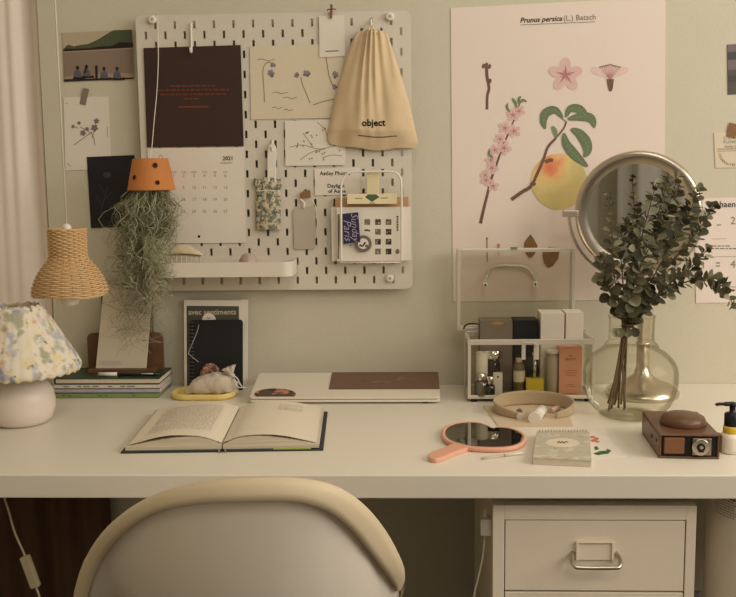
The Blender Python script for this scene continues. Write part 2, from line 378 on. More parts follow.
m = MB(); m.lathe([(.0, .415), (.10, .417), (.16, .43), (.175, .45), (.165, .462), (.0, .455)], (xcs, -.60, 0), 40, caps=False); build(m, 'seat', ch_sh, chr_)
for sx in (-1, 1):
    for sy in (-1, 1):
        m = MB(); m.tube([(xcs+sx*.10, -.60+sy*.09, .43), (xcs+sx*.19, -.60+sy*.17, 0)], [.014, .010], 12); build(m, 'leg', mat('beech_wood', (190, 150, 105), .5, var=.1), chr_)

# ================================================================== PEGBOARD
PY = -.025                       # front face of the board
pl = W(135.3, 16, PY); pr_ = W(411, 10, PY); pb = W(410.5, 289, PY)
px0 = pl.x; pz1 = (pl.z+pr_.z)/2; S = (pr_.x-pl.x)/.56; pz0 = pb.z; SZ = (pz1-pz0)/.56
pbm = mat('pegboard_white', (214, 206, 190), .55, var=.015)
pg = thing('pegboard', 'square white pegboard with staggered slots on the wall', 'pegboard', (px0+.28, -.01, pz0))
def pegx(k): return .02+.02*k
xs = [0.]+[q for k in range(27) for q in (pegx(k)-.0026, pegx(k)+.0026)]+[.56]
zs = [0.]+[q for k in range(27) for q in (pegx(k)-.0076, pegx(k)+.0076)]+[.56]
m = MB(); t_ = .005; nX = len(xs); vid = {}
def vv(i, j, b):
    key = (i, j, b)
    if key not in vid: vid[key] = len(m.v); m.v.append(Vector((px0+xs[i]*S, PY+(t_ if b else 0), pz0+zs[j]*SZ)))
    return vid[key]
def ff(q): m.f.append(q); m.m.append(0); m.s.append(False)
solidc = {}
for i in range(nX-1):
    for j in range(nX-1):
        hole = (i % 2 == 1 and j % 2 == 1 and ((i//2)+(26-j//2)) % 2 == 1)
        corner = (i in (0, nX-2) and j in (0, nX-2))
        solidc[i, j] = not hole and not corner
for (i, j), ok in solidc.items():
    if not ok: continue
    ff([vv(i, j, 0), vv(i+1, j, 0), vv(i+1, j+1, 0), vv(i, j+1, 0)]); ff([vv(i, j, 1), vv(i, j+1, 1), vv(i+1, j+1, 1), vv(i+1, j, 1)])
    for di, dj, a, b in ((-1, 0, (i, j+1), (i, j)), (1, 0, (i+1, j), (i+1, j+1)), (0, -1, (i, j), (i+1, j)), (0, 1, (i+1, j+1), (i, j+1))):
        if not solidc.get((i+di, j+dj), False): ff([vv(*a, 0), vv(*a, 1), vv(*b, 1), vv(*b, 0)])
for ci, cj, sx, sz in ((1, 1, -1, -1), (nX-2, 1, 1, -1), (1, nX-2, -1, 1), (nX-2, nX-2, 1, 1)):
    c = Vector((px0+xs[ci]*S, PY, pz0+zs[cj]*SZ)); ex = .0174*S; ez = .0124*SZ
    arc = [c]+[c+Vector((sx*ex*math.cos(a), 0, sz*ez*math.sin(a))) for a in [PI/2*k/6 for k in range(7)]]
    m.prism(arc, (0, t_, 0))
build(m, 'board', pbm, pg)
for (x, y) in ((153, 20), (390, 17), (390, 278), (164, 283)):
    c = W(x, y, PY); m = MB(); m.tube([c+Vector((0, .025, 0)), c+Vector((0, -.001, 0)), c+Vector((0, -.003, 0)), c+Vector((0, -.007, 0)), c+Vector((0, -.009, 0))], [.006, .006, .0085, .0085, .006], 18)
    m.tube([c+Vector((0, -.0092, 0)), c+Vector((0, -.0096, 0))], .003, 12, 1); build(m, 'mounting_knob', [STRAPW, INKL], pg)
QY = PY-.0022                     # papers on the board
def hook(top, bottom, label, out=.016):
    a = W(*top, PY); b = W(*bottom, PY); z1, z0 = a.z, b.z; x = (a.x+b.x)/2
    m = MB(); m.tube(smooth_path([(x, PY+.004, z1), (x, PY-.0035, z1), (x, PY-.0042, lerp(z1, z0, .5)), (x, PY-.006, z0+.006), (x, PY-.010, z0), (x, PY-out, z0+.002), (x, PY-out-.002, z0+.009)], 4), .0021, 8)
    return single(m, 'pegboard_hook', STRAPW, label, 'hook', 'white hooks in the pegboard')

# calendar
cal = thing('wall_calendar', 'wall calendar with dark brown cover above a white month page on the pegboard', 'calendar', W(195, 243, QY))
brown = mat('brown_cover', (58, 38, 30), .6, var=.05); rust = mat('rust_ink', (116, 58, 40), .7)
m = MB(); m.sheet([(147, 147.3), (243.6, 146), (240.5, 45), (143.5, 48)], QY-.0008, .0018)
rr = random.Random(5)
for k, (yy, xa, xb) in enumerate(((86, 170, 216), (90.3, 158, 229), (94.6, 160, 226), (98.8, 184, 199), (107, 178, 209))):
    x = xa
    while x < xb:
        w = min(rr.uniform(2, 6), xb-x); m.stroke([(x, yy-.01*(x-xa)), (x+w, yy-.01*(x+w-xa))], 1.3 if k < 4 else 1.7, QY-.0012, 1); x += w+(1.2 if k < 4 else .4)
build(m, 'cover_page', [brown, rust], cal)
m = MB(); m.sheet([(150.5, 243.5), (246, 242.8), (244, 147.2), (147.5, 148.3)], QY-.0002, .0008)
m.textp('2021', 228, 158.5, 6.2, QY-.0006, 1, bold=.02, w=9.6); m.textp('FEBRUARY', 226.5, 163, 2.6, QY-.0006, 2)
cols = [163, 173.5, 183.5, 194, 204.5, 215, 225.5]
for x, s in zip(cols, ('SUN', 'MON', 'TUE', 'WED', 'THU', 'FRI', 'SAT')): m.textp(s, x, 172.3, 2.6, QY-.0006, 2)
dd = 1
for r in range(5):
    for k, x in enumerate(cols):
        if dd <= 28 and (r > 0 or k >= 1): m.textp(str(dd), x, 175.7 if r == 0 else 175.7+11.9*r, 4.2, QY-.0006, 2); dd += 1
m.disc(199, 236.5, 1.3, 1.3, QY-.0006, 1); build(m, 'month_page', [PAPER, INK, mat('calendar_grey', (160, 150, 138), .8)], cal)
hook((192.5, 25), (191, 53), 'white hook holding the calendar by its dark brown cover')

# pressed pansy sheet
violet = mat('violet_ink', (120, 108, 116), .85); stemi = mat('stem_ink', (146, 136, 112), .85)
m = MB(); m.sheet([(251, 119.5), (345, 117.5), (343, 43.5), (249.8, 46.5)], QY, .0008); z = QY-.0004
def pansy(mb, x, y, r, a, Y):
    for k in range(5):
        t = a+k*2*PI/5+R0.uniform(-.5, .5); q = R0.uniform(.6, 1.1); mb.disc(x+r*.42*math.cos(t), y+r*.42*math.sin(t), r*.6*q, r*.46*q, Y-.00005*k, R0.choice((1, 3, 3)), 12, t)
m.stroke(sp2([(264.5, 102), (264, 90), (263, 75), (264, 66), (269, 62), (272, 65)]), .8, z, 2); pansy(m, 271, 73, 4.6, .4, z); pansy(m, 273, 65, 3, 1, z)
m.stroke(sp2([(310, 103), (306, 93), (302, 83), (301, 77)]), .8, z, 2); pansy(m, 306.5, 73.5, 4, .2, z); pansy(m, 296.5, 75, 3, 1.3, z)
m.stroke(sp2([(326, 57), (329, 75), (333, 86), (336, 88)]), .9, z, 2); m.stroke(sp2([(313, 105), (325, 101), (336, 99)]), .8, z, 2); pansy(m, 335, 75, 4, .7, z); pansy(m, 335, 87, 3, .1, z)
for (x, y, l) in ((257, 60, 18), (272, 93, 16), (283, 98, 14), (272, 108, 10), (284, 110, 9)): m.stroke(sp2([(x, y), (x+l*.3, y-1), (x+l*.6, y+.6), (x+l, y-.8)]), .5, z, 4)
build_ = single(m, 'botanical_sheet', [CREAM, violet, stemi, mat('plum_ink', (146, 132, 138), .85), INKG], 'cream sheet with three drawn pansies right of the dark calendar cover', 'art print')
# second botanical card
m = MB(); m.sheet([(285.5, 166), (345, 165), (347, 119), (285, 121)], QY-.0012, .0008); z = QY-.0016
for P in ([(290, 147), (303, 145), (320, 149), (340, 144)], [(300, 160), (312, 152), (325, 149)], [(317, 122), (325, 130), (330, 145)], [(303, 133), (308, 140), (313, 147)], [(322, 158), (332, 155), (342, 156)]): m.stroke(sp2(P), .6, z, 1)
for k in range(26):
    x = R0.uniform(292, 342); y = R0.uniform(128, 161); m.disc(x, y, R0.uniform(.7, 1.5), .6, z-.00005, 1 + k % 2, 8, R0.uniform(0, 3))
single(m, 'botanical_card', [PAPER, stemi, violet], 'white card with sprigs drawn on it below the pansy sheet', 'art print')
# text card
m = MB(); m.sheet([(315, 195.5), (360, 194), (359.5, 167), (314.5, 169)], QY, .0008); z = QY-.0004
m.textp('Astley Photos', 335, 173.4, 5.4, z, 1, bold=.012); m.textp('Daylight', 336, 186, 5.2, z, 1, bold=.015); m.textp('of Asme', 337, 191.2, 5.2, z, 1, bold=.015)
single(m, 'text_card', [PAPER, INK], 'white card with black serif text behind the wire letter holder', 'card')
# hanging card with wooden peg
hc = thing('hanging_card', 'small blank white card clipped at the top edge of the pegboard', 'card', W(332, 56, QY))
m = MB(); m.sheet([(319.5, 57.5), (345, 56), (344.5, 14.5), (319, 16)], QY-.002, .0008); m.stroke([(325.5, 51.3), (338.5, 50.8)], 1, QY-.0024, 1); build(m, 'card', [PAPER, INKG], hc)
m = MB(); woodc = mat('peg_wood', (128, 84, 54), .6, var=.15)
a = W(331.5, 5, QY); b = W(331.2, 18.5, QY)
for s in (-1, 1): m.hexa([b+Vector((-.0022, -.003+s*.0035, 0)), b+Vector((.0022, -.003+s*.0035, 0)), b+Vector((.0022, 0+s*.0035, 0)), b+Vector((-.0022, s*.0035, 0))], [a+Vector((-.0022, -.004+s*.005, 0)), a+Vector((.0022, -.004+s*.005, 0)), a+Vector((.0022, -.001+s*.005, 0)), a+Vector((-.0022, -.001+s*.005, 0))])
c = W(331.5, 10, QY-.004); m.tube([c+Vector((-.009, 0, 0)), c+Vector((0, -.003, .002)), c+Vector((.009, 0, .001))], .0013, 6); build(m, 'peg', woodc, hc, 'brown wooden peg')

# canvas bag
canvas = mat('canvas_cloth', (216, 192, 156), .95, var=.06, scale=60, bump=.35, bscale=700, sheen=.2, spec=.1)
LT = [(0, (357, 32)), (.06, (353.5, 37)), (.2, (346, 58)), (.4, (339.5, 80)), (.65, (333, 105)), (.85, (328.5, 128)), (.95, (326.8, 138)), (1, (328.5, 143))]
RT = [(0, (386, 32)), (.06, (389, 38)), (.2, (395.5, 58)), (.4, (402.5, 80)), (.65, (410, 105)), (.85, (415.5, 130)), (.95, (418, 142)), (1, (415, 147))]
def bagpx(u, v):
    ax = [(a, q[0]) for a, q in LT]; ay = [(a, q[1]) for a, q in LT]; bx = [(a, q[0]) for a, q in RT]; by = [(a, q[1]) for a, q in RT]
    x = lerp(ip(ax, v), ip(bx, v), u); y = lerp(ip(ay, v), ip(by, v), u)
    y += 4.5*math.sin(PI*u)*v**6 - 2.5*math.sin(PI*u)*(1-v)**8 + .8*math.sin(u*14)*v**4
    return x, y
def bagoff(u, v):
    env = max(0, 1-(2*u-1)**2)**.55
    deep = ip([(0, .014), (.1, .020), (.5, .026), (.85, .024), (1, .006)], v)
    fold = (1-v)**1.3*.0050*math.sin(u*PI*13+1.9*math.sin(u*9+2)+1.6*math.sin(v*3))+.0035*math.exp(-((u-.5-.05*math.sin(v*4))/.06)**2)*(1-v*.8)+.0042*math.sin(u*PI*5+v*2.2+1.2*math.sin(u*6))*(1-v*.55)+.0012*math.sin(u*19+v*9)
    return -(deep*env+fold*min(1, env*1.3))
def bagfront(u, v): x, y = bagpx(u, v); return W(x, y, PY-.006+bagoff(u, v))
def bagback(u, v): x, y = bagpx(u, v); return W(x, y, PY-.004+.0005*math.sin(u*20))
bag = thing('drawstring_bag', 'beige canvas drawstring bag with black lettering hanging on the pegboard', 'bag', W(373, 148, PY-.01))
m = MB(); m.grid(bagfront, 96, 60); m.grid(bagback, 24, 24)
edge = [(0, k/24) for k in range(25)]
for uu in (0, 1): m.grid(lambda u, v, uu=uu: lerp(bagfront(uu, v), bagback(uu, v), u), 2, 60)
for v0 in (0, 1): m.grid(lambda u, v, v0=v0: lerp(bagfront(u, v0), bagback(u, v0), v), 96, 2)
m.grid(lambda u, v: (lambda q: W(q[0], q[1], PY-.0065+bagoff(lerp(.23, .8, u), lerp(.895, .905, v))-.0002))(bagpx(lerp(.27, .78, u), lerp(.893, .902, v))), 40, 1, 2)
# lettering laid on the cloth
at0 = W(373.5, 123, PY); kk = (at0-CAM).length/F
def oncloth(p):
    d = p-CAM
    # find u,v whose photo position matches this point
    zc = d.dot(fw); X = 368+F*d.dot(rt)/zc; Yp = 298.5-F*d.dot(up)/zc
    v = .8
    for _ in range(12):
        ax = ip([(a, q[0]) for a, q in LT], v); bx = ip([(a, q[0]) for a, q in RT], v); u = (X-ax)/(bx-ax)
        _, y = bagpx(u, v); v += (Yp-y)/115
    return W(X, Yp, PY-.0066+bagoff(u, v))
V, Fc = text_geo('object', 9.2*kk, 0, .03, 'CENTER')
m.add([oncloth(at0+Vector((x, 0, y))) for x, y in V], Fc, 1)
build(m, 'pouch', [canvas, INK, mat('hem_stitch', (120, 100, 76), .9)], bag)
m = MB(); a = W(371.5, 33, PY-.016); pts = [a+Vector((.012*math.cos(t), -.007*math.sin(t), .002*math.sin(2*t))) for t in [2*PI*k/24 for k in range(24)]]
m.tube(pts, .0016, 6, closed=True); h0 = W(371, 24, PY-.012); m.tube(smooth_path([a+Vector((-.006, 0, 0)), h0+Vector((-.001, 0, .001)), h0+Vector((.002, 0, .001)), a+Vector((.006, 0, 0))], 5), .0014, 6)
build(m, 'drawstring', mat('cord_cotton', (222, 204, 168), .9), bag)
hook((371.5, 20), (371, 27), 'white hook holding the canvas drawstring bag', .014)

# floral sleeve on hook
fl = blotch_mat('floral_fabric', (196, 186, 158), [((120, 128, 112), 110, .5, 1), ((160, 130, 110), 130, .6, 4), ((84, 92, 84), 150, .58, 7)])
fs = thing('floral_sleeve', 'small floral fabric sleeve with a white handle hanging on the pegboard', 'sleeve', W(268, 230, QY))
m = MB(); m.prism([W(x, y, QY-.009) for x, y in sp2([(267.5, 182), (267.2, 165), (268, 150), (270, 144.5), (274, 144), (276, 150), (276, 165), (275.8, 182)], 3)], (0, .005, 0)); build(m, 'handle', STRAPW, fs, 'flat white handle', bevel=.001)
def slv(u, v, s=1):
    x0 = ip([(0, 254), (.13, 253.5), (.24, 256.5), (.27, 256), (.5, 255.5), (1, 256)], v); x1 = ip([(0, 283), (.13, 282.5), (.24, 279.5), (.27, 280.5), (.5, 281), (1, 280.5)], v)
    y = lerp(178, 229.5, v)+1.2*math.sin(u*9)*(1 if v < .05 else 0); bul = .008*max(0, 1-(2*u-1)**2)**.5*(1 if v > .25 else .8)+.0015*math.sin(u*22)*(1-v)
    return W(lerp(x0, x1, u), y, QY-(.003+bul if s > 0 else .001))
m = MB(); m.grid(slv, 30, 24); m.grid(lambda u, v: slv(u, v, -1), 8, 24)
for uu in (0, 1): m.grid(lambda u, v, uu=uu: lerp(slv(uu, v), slv(uu, v, -1), u), 1, 24)
m.grid(lambda u, v: lerp(slv(u, 1), slv(u, 1, -1), v), 30, 1); build(m, 'sleeve', fl, fs)
m = MB(); m.tube([slv(k/16, .25)+Vector((0, -.001, 0)) for k in range(17)], .0011, 6); build(m, 'tie', STRAPW, fs)
hook((273, 141), (272.5, 151), 'white hook holding the floral fabric sleeve', .012)

# grey tag
gt = thing('paper_tag', 'grey card tag hanging under brown tape left of the wire letter holder', 'tag', W(304, 249, QY))
m = MB(); m.sheet([(294, 248), (296, 249.5), (314, 249), (315.5, 246), (315.5, 212), (312.5, 206), (296, 207), (293, 211)], QY-.001, .0012); build(m, 'card', mat('grey_card', (186, 176, 160), .85), gt)
m = MB(); m.tube(smooth_path([W(300, 199, QY-.003), W(304, 203, QY-.003), W(303.5, 208.5, QY-.003)], 4), .0022, 6); m.tube(smooth_path([W(312, 200, QY-.002), W(316, 208, QY-.002), W(317, 225, QY-.002), W(315, 240, QY-.002)], 5), .0007, 5); build(m, 'string', STRAPW, gt)
m = MB(); m.sheet([(301, 198.5), (311, 197.5), (310, 190), (303, 191), (299.5, 194.5)], QY-.0055, .0008); build(m, 'tape', mat('kraft_tape', (138, 102, 66), .8), gt)

# letter holder
lh = thing('letter_holder', 'white wire letter holder with a tall looped front on the pegboard', 'letter holder', W(371, 262, PY-.03))
LY = PY-.036; m = MB()
m.tube(smooth_path([W(341.2, 263, LY), W(341.2, 230, LY), W(341.2, 188, LY), W(343.5, 178, LY), W(351, 172.3, LY), W(371, 171.7, LY), W(392, 171.8, LY), W(399, 176, LY), W(401.4, 187, LY), W(401.6, 230, LY), W(401.6, 263, LY)], 5), .0021, 8); build(m, 'front_loop', STRAPW, lh)
m = MB(); zb = W(371, 262.5, LY).z; xa = W(341.2, 262, LY).x; xb = W(401.6, 262, LY).x
for x in (xa, lerp(xa, xb, .33), lerp(xa, xb, .67), xb): m.tube([(x, LY, zb), (x, PY-.0012, zb)], .0014, 6)
m.tube([(xa, LY, zb), (xb, LY, zb)], .0014, 6); m.tube([(xa, PY-.003, zb), (xb, PY-.003, zb)], .0014, 6); build(m, 'base_wires', STRAPW, lh)
zc_ = zb+.0016
def upright(mb, xpa, xpb, ytop, Y, t, mi=0):
    a = W(xpa, ytop, Y); b = W(xpb, ytop, Y); mb.box((a.x, Y, zc_), (b.x, Y+t, a.z), mi); return a, b
m = MB(); upright(m, 335, 408.5, 197.5, PY-.0135, .006); single(m, 'kraft_envelope', mat('kraft_paper', (186, 148, 106), .85), 'brown kraft envelope showing above the white cards in the letter holder', 'envelope', bevel=.0005)
m = MB(); upright(m, 331, 411, 207.5, PY-.0158, .002); single(m, 'card', PAPER, 'wide white card at the back of the wire letter holder', 'card', bevel=.0004)
m = MB(); Y = PY-.022; upright(m, 336.5, 403, 207.5, Y, .006); z = Y-.0004
rr = random.Random(3)
greys = [mat('photo_dark', (58, 46, 40), .7), mat('photo_mid', (122, 108, 92), .7), mat('photo_light', (176, 160, 138), .7)]
for i, x in enumerate((367.3, 378, 388.6)):
    for j, y in enumerate((222, 231.8, 241.8, 251.5)):
        if i == 0 and j > 1: continue
        if i == 0 and j == 1: m.stroke([(364.5, 230.5), (367, 230), (370, 230.8)], 1.6, z, 2); continue
        m.pp([(x-2.8, y+2.8), (x+2.8, y+2.8), (x+2.8, y-2.8), (x-2.8, y-2.8)], z, [3, 2, 3, 2][(i+j) % 4] if not (i == 2 and j == 2) else 2)
        for _ in range(4): m.disc(x+rr.uniform(-1.8, 1.8), y+rr.uniform(-1.8, 1.8), rr.uniform(.5, 1.2), rr.uniform(.5, 1.1), z-.00006*(_+1), rr.choice((2, 4, 3)), 8)
for k in range(6): m.stroke([(397.6, 216+k*2.6), (397.6, 217.8+k*2.6)], 1.6, z, 2)
m.disc(397.5, 251.5, 2, 2.6, z, 3); m.stroke([(338.6, 214), (338.6, 259)], 1.6, z, 3); m.textp('12', 350.5, 246.3, 3, z, 1, rot=PI/2)
single(m, 'photo_card', [PAPER, INK]+greys, 'white card with rows of tiny square pictures in the wire letter holder', 'card')
m = MB(); Y = PY-.0285; c = W(363.3, 243.7, Y); k = (c-CAM).length/F
m.tube([c+Vector((0, .004, 0)), c+Vector((0, .0005, 0)), c], [8.3*k, 8.3*k, 7.8*k], 32)
m.tube([c+Vector((0, 0, 0)), c+Vector((0, -.0004, 0))], 5.3*k, 28, 1); z = Y-.0007
m.stroke(sp2([(359.5, 245), (362.5, 246), (365.5, 242)]), [1, 3, 1.6]*1+[1.5]*10, z, 2); m.disc(366.5, 246, 1.6, 1.6, z, 0)
single(m, 'button_badge', [mat('badge_grey', (112, 102, 94), .5), PAPER, INK], 'round grey button badge under the navy card', 'badge')
m = MB(); Y = PY-.0325; navy = mat('navy_card', (42, 36, 74), .6)
m.sheet([(343.5, 244), (360.3, 241.8), (358.2, 212.3), (342.3, 213.8)], Y, .003); z = Y-.0004
m.textp('Sunday', 354.8, 227, 10, z, 1, shear=.35, rot=-PI/2+.05, bold=-.005); m.textp('Paris', 347.4, 230, 11, z, 1, shear=.35, rot=-PI/2+.05, bold=-.005)
single(m, 'postcard', [navy, mat('pale_ink', (168, 160, 176), .7)], 'small navy card with pale script in front of the photo card', 'card')
# bulldog clip
bc = thing('bulldog_clip', 'cream bulldog clip on the kraft envelope in the letter holder', 'clip', W(372, 204, PY-.02))
clipm = mat('cream_enamel', (228, 214, 172), .4, var=.03); m = MB(); Y = PY-.030
a = W(346.8, 204, Y); b = W(397.2, 204, Y); h = W(347, 194, Y).z
m.hexa([a, b, b+Vector((0, .008, 0)), a+Vector((0, .008, 0))], [(a.x+.001, Y+.003, h), (b.x-.001, Y+.003, h), (b.x-.001, Y+.007, h), (a.x+.001, Y+.007, h)])
z = Y-.0003; build(m, 'jaw', clipm, bc, bevel=.0008)
m = MB(); gi = mat('green_ink', (70, 92, 66), .6)
at = lambda x, y: W(x, y, Y+lerp(-.0003, .0027, (204-y)/10))
def cpoly(pts, mi): m.add([at(x, y) for x, y in pts], [list(range(len(pts)))], mi)
cpoly([(372, 202), (379.5, 197), (376, 194.4), (368, 194.4), (365, 197)], 0)
cpoly([(355, 198.9), (362.5, 198.7), (362.5, 197.8), (355, 198)], 1); cpoly([(380.5, 198.5), (388, 198.3), (388, 197.4), (380.5, 197.6)], 1); cpoly([(369, 203.2), (375, 203.2), (375, 202.5), (369, 202.5)], 1)
build(m, 'printed_emblem', [gi, INKG], bc)
m = MB(); l0 = W(366.5, 196, Y+.003); l1 = W(379, 196, Y+.003); t0 = W(366.8, 172.8, Y-.001); t1 = W(379.2, 172.8, Y-.001)
m.hexa([l0, l1, l1+Vector((0, .002, 0)), l0+Vector((0, .002, 0))], [t0, t1, t1+Vector((0, .002, 0)), t0+Vector((0, .002, 0))]); build(m, 'lever', clipm, bc, bevel=.0012)

# tray shelf
tr = thing('pegboard_shelf', 'shallow white tray shelf mounted at the foot of the pegboard', 'shelf', W(222, 277, PY-.04))
TY = PY-.085; a = W(153.2, 277, TY); b = W(292.6, 277, TY); tz1 = W(222, 262.5, TY).z; tz0 = W(222, 277.2, TY).z
shm = mat('tray_white', (222, 212, 196), .4, var=.01)
def tro(ins): return [(a.x+ins, PY-.0008)]+[(x, y) for x, y in [(a.x+ins+(.022-ins)*(1-math.cos(t)), TY+ins+(.022-ins)*(1-math.sin(t))) for t in [PI/2*k/8 for k in range(9)]]]+[(b.x-.022+(.022-ins)*math.sin(t), TY+ins+(.022-ins)*(1-math.cos(t))) for t in [PI/2*k/8 for k in range(9)]]+[(b.x-ins, PY-.0008)]
o = tro(0); i_ = tro(.0025); n = len(o); m = MB()
m.prism([(x, y, tz0) for x, y in o], (0, 0, .003))
V = [(x, y, tz0+.003) for x, y in o]+[(x, y, tz1) for x, y in o]+[(x, y, tz1) for x, y in i_]+[(x, y, tz0+.003) for x, y in i_]
m.add(V, [(r*n+k, r*n+k+1, (r+1)*n+k+1, (r+1)*n+k) for r in range(3) for k in range(n-1)], 0, False)
m.box((a.x, PY-.0033, tz0), (b.x, PY-.0008, tz1+.004)); build(m, 'tray', shm, tr)
fz = tz0+.0032
# comb and shells on the shelf
cb0 = W(160.5, 262, TY+.03); cb1 = W(203, 262, TY+.03); m = MB(); combm = mat('ivory_plastic', (226, 212, 182), .4)
hz = W(180, 255.5, TY+.03).z
m.box((cb0.x, TY+.02, fz), (cb1.x, TY+.036, fz+.004))
nt_ = 9
for k in range(nt_):
    x = lerp(cb0.x, cb1.x, (k+.5)/nt_); m.tube([(x, TY+.028, fz+.003), (x, TY+.026, hz-.001), (x, TY+.026, hz+.003)], [.0017, .0016, .0012], 6)
m.tube(smooth_path([(cb0.x, TY+.028, hz), (lerp(cb0.x, cb1.x, .5), TY+.028, hz+.001), (cb1.x, TY+.028, hz-.001)], 6), .0024, 8)
clw = thing('hair_claw', 'ivory hair claw with a row of teeth on the left of the tray shelf', 'hair clip', ((cb0.x+cb1.x)/2, TY+.028, fz))
build(m, 'teeth', [combm], clw)
m = MB(); 
def arch(u, v):
    x = lerp(cb0.x-.008, cb1.x+.001, u); zt = hz+.001+.024*math.sin(PI*min(1, u*.95+.05))**1.2*math.sin(PI*v)*(.4+.6*u)
    return Vector((x, TY+.018+.03*v, zt+.004*math.sin(u*PI)))
m.grid(arch, 24, 10); build(m, 'body', mat('horn', (206, 190, 156), .35, var=.35, scale=60), clw, 'mottled ivory shell', solid=.002)
m = MB(); sb = W(248, 262, TY+.03); hs = W(248, 253, TY+.035).z-fz; m.lathe([(.001, 0), (.013, .001), (.019, hs*.3), (.0185, hs*.65), (.012, hs*.93), (.001, hs)], (sb.x, TY+.035, fz), 24, rad=lambda a, z: 1+.05*math.cos(9*a)); single(m, 'scallop_shell', mat('shell_pink', (182, 162, 148), .4, var=.15), 'small pinkish shell in the middle of the tray shelf', 'shell')
m = MB(); sb = W(281, 262, TY+.04); m.tube([(sb.x-.014, TY+.045, fz+.002), (sb.x+.016, TY+.035, fz+.004)], .0025, 8); m.tube([(sb.x-.018, TY+.050, fz+.002), (sb.x+.016, TY+.048, fz+.022)], .0016, 8); single(m, 'hair_pin', STEEL, 'metal hair pin at the right end of the tray shelf', 'hair pin')

# hanging planter with air moss
pc = W(151.5, 190, -.078); terr = mat('terracotta', (194, 124, 66), .8, var=.1, bump=.2)
hp = thing('hanging_planter', 'upturned terracotta pot trailing grey green moss in front of the calendar', 'planter', pc)
k = (pc-CAM).length/F; ph = W(151.5, 158.5, -.078).z-pc.z
holes = []
m = MB(); m.lathe([(23.3*k, 0), (23.5*k, .0005), (22.8*k, .003), (17*k, ph-.002), (16.4*k, ph), (5*k, ph+.0005)], pc, 48)
m.lathe([(22.3*k, .0004), (21*k, .004), (15*k, ph-.005)], pc, 48)
for (x, y, r) in ((159.3, 165.5, 2.3), (139.3, 177.3, 2.1), (162.3, 182.3, 2.0)):
    d0 = W(x, y, -.078); ax = d0.x-pc.x; hz_ = d0.z-pc.z; rr_ = lerp(22.8, 17, (hz_-.003)/(ph-.005))*k+.0002
    yy = pc.y-math.sqrt(max(0, rr_**2-ax**2)); c = Vector((ax, yy-pc.y, .18*rr_)).normalized(); ctr = Vector((d0.x, yy, d0.z))+c*.0003
    m.tube([ctr-c*.004, ctr], r*k, 16, 1); m.tube([ctr+c*.0002+ (c.orthogonal().normalized()*math.cos(t)+c.cross(c.orthogonal().normalized())*math.sin(t))*r*k for t in [2*PI*q/16 for q in range(16)]], .0008, 5, 2, closed=True)
build(m, 'pot', [terr, mat('hole_dark', (40, 22, 14), .9), mat('terracotta_dark', (120, 64, 30), .8)], hp)
m = MB(); s = [W(157.6, 15.2, PY-.006), W(158.2, 40, PY-.009), W(158.2, 65, PY-.011), W(156.8, 92, PY-.013), W(154, 122, PY-.016), W(152, 146, -.05), Vector((pc.x, pc.y, pc.z+ph+.0006))]
m.tube(smooth_path(s, 5), .0009, 5); lp = W(161, 158, -.09); m.tube([lp+Vector((.004*math.cos(t), -.001, .005*math.sin(t))) for t in [2*PI*q/14 for q in range(14)]], .0008, 5, 1, closed=True); build(m, 'string', [STRAPW, mat('pink_thread', (214, 120, 96), .7)], hp)
mossA = mat('moss_green', (170, 168, 132), .9, var=.25, scale=50); mossB = mat('moss_dark', (126, 124, 90), .9, var=.2, scale=50); mossC = mat('moss_pale', (202, 200, 170), .9, var=.15)
rm = random.Random(21); m = MB(); floor_z = DESK+.046
trl = W(150, 270, TY).x
def strand(L, x0, y0, curl, r, mi, fr=(90, 220)):
    p = Vector((pc.x+x0, pc.y+y0, pc.z+.012)); a1, a2 = rm.uniform(0, 6.3), rm.uniform(0, 6.3); out = []
    n = max(8, int(L/.008)); wx = rm.uniform(-.045, .028); wy = rm.uniform(-.02, .02); fx, fy = rm.uniform(*fr), rm.uniform(*fr)
    d = 0
    sprx = x0*1.0
    for i in range(n):
        f = i/n; d = L*f
        spread = min(1, d/.05)
        x = pc.x+x0*.8+(x0*.45+wx)*spread*.8+curl*math.sin(fx*d+a1)*min(1, d*18); y = pc.y+y0+wy*spread+curl*.8*math.sin(fy*d+a2)*min(1, d*18); zz = pc.z+.012-d*.93+curl*.7*math.sin(fx*.7*d+a2)*min(1, d*10)
        x -= d*.085
        y = max(-.16, min(-.047, y))
        if x > trl-.012 and pc.z-d < tz1+.03: y = min(y, -.117)
        out.append(Vector((x, y, max(zz, floor_z))))
    m.tube(out, [r*(1-.5*i/n) for i in range(n)], 3, mi)
for q in range(430):
    t = rm.uniform(0, 2*PI); rr_ = .036*math.sqrt(rm.random())
    strand(rm.triangular(.06, .24, .15), rr_*math.cos(t), rr_*math.sin(t), rm.uniform(.003, .012), rm.uniform(.0004, .0008), rm.choice((0, 0, 1, 1, 2)))
for q in range(130):
    t = rm.uniform(0, 2*PI); rr_ = .036*math.sqrt(rm.random())
    strand(rm.uniform(.24, .375), rr_*math.cos(t), rr_*math.sin(t), rm.uniform(.010, .024), rm.uniform(.0004, .0006), rm.choice((0, 1, 1, 2)), (60, 150))
for q in range(120):                     # short wild side sprays
    t = rm.uniform(0, 2*PI); zz = rm.uniform(.03, .2); s0 = Vector((pc.x+.042*math.cos(t)-zz*.1, pc.y+.03*math.sin(t), pc.z-zz)); d = Vector((math.cos(t), .4*math.sin(t), rm.uniform(-.6, .7))).normalized(); P = [s0]
    for i in range(5): P.append(P[-1]+d*.005+Vector((rm.uniform(-.003, .003), rm.uniform(-.002, .002), rm.uniform(-.004, .004))))
    for i, p in enumerate(P):
        p.y = max(-.16, min(-.047, p.y))
        if p.x > trl-.012 and p.z < tz1+.03: p.y = min(p.y, -.117)
    m.tube(P, .0006, 3, rm.choice((0, 1, 2)))
build(m, 'moss', [mossA, mossB, mossC], hp, 'trailing grey green moss')

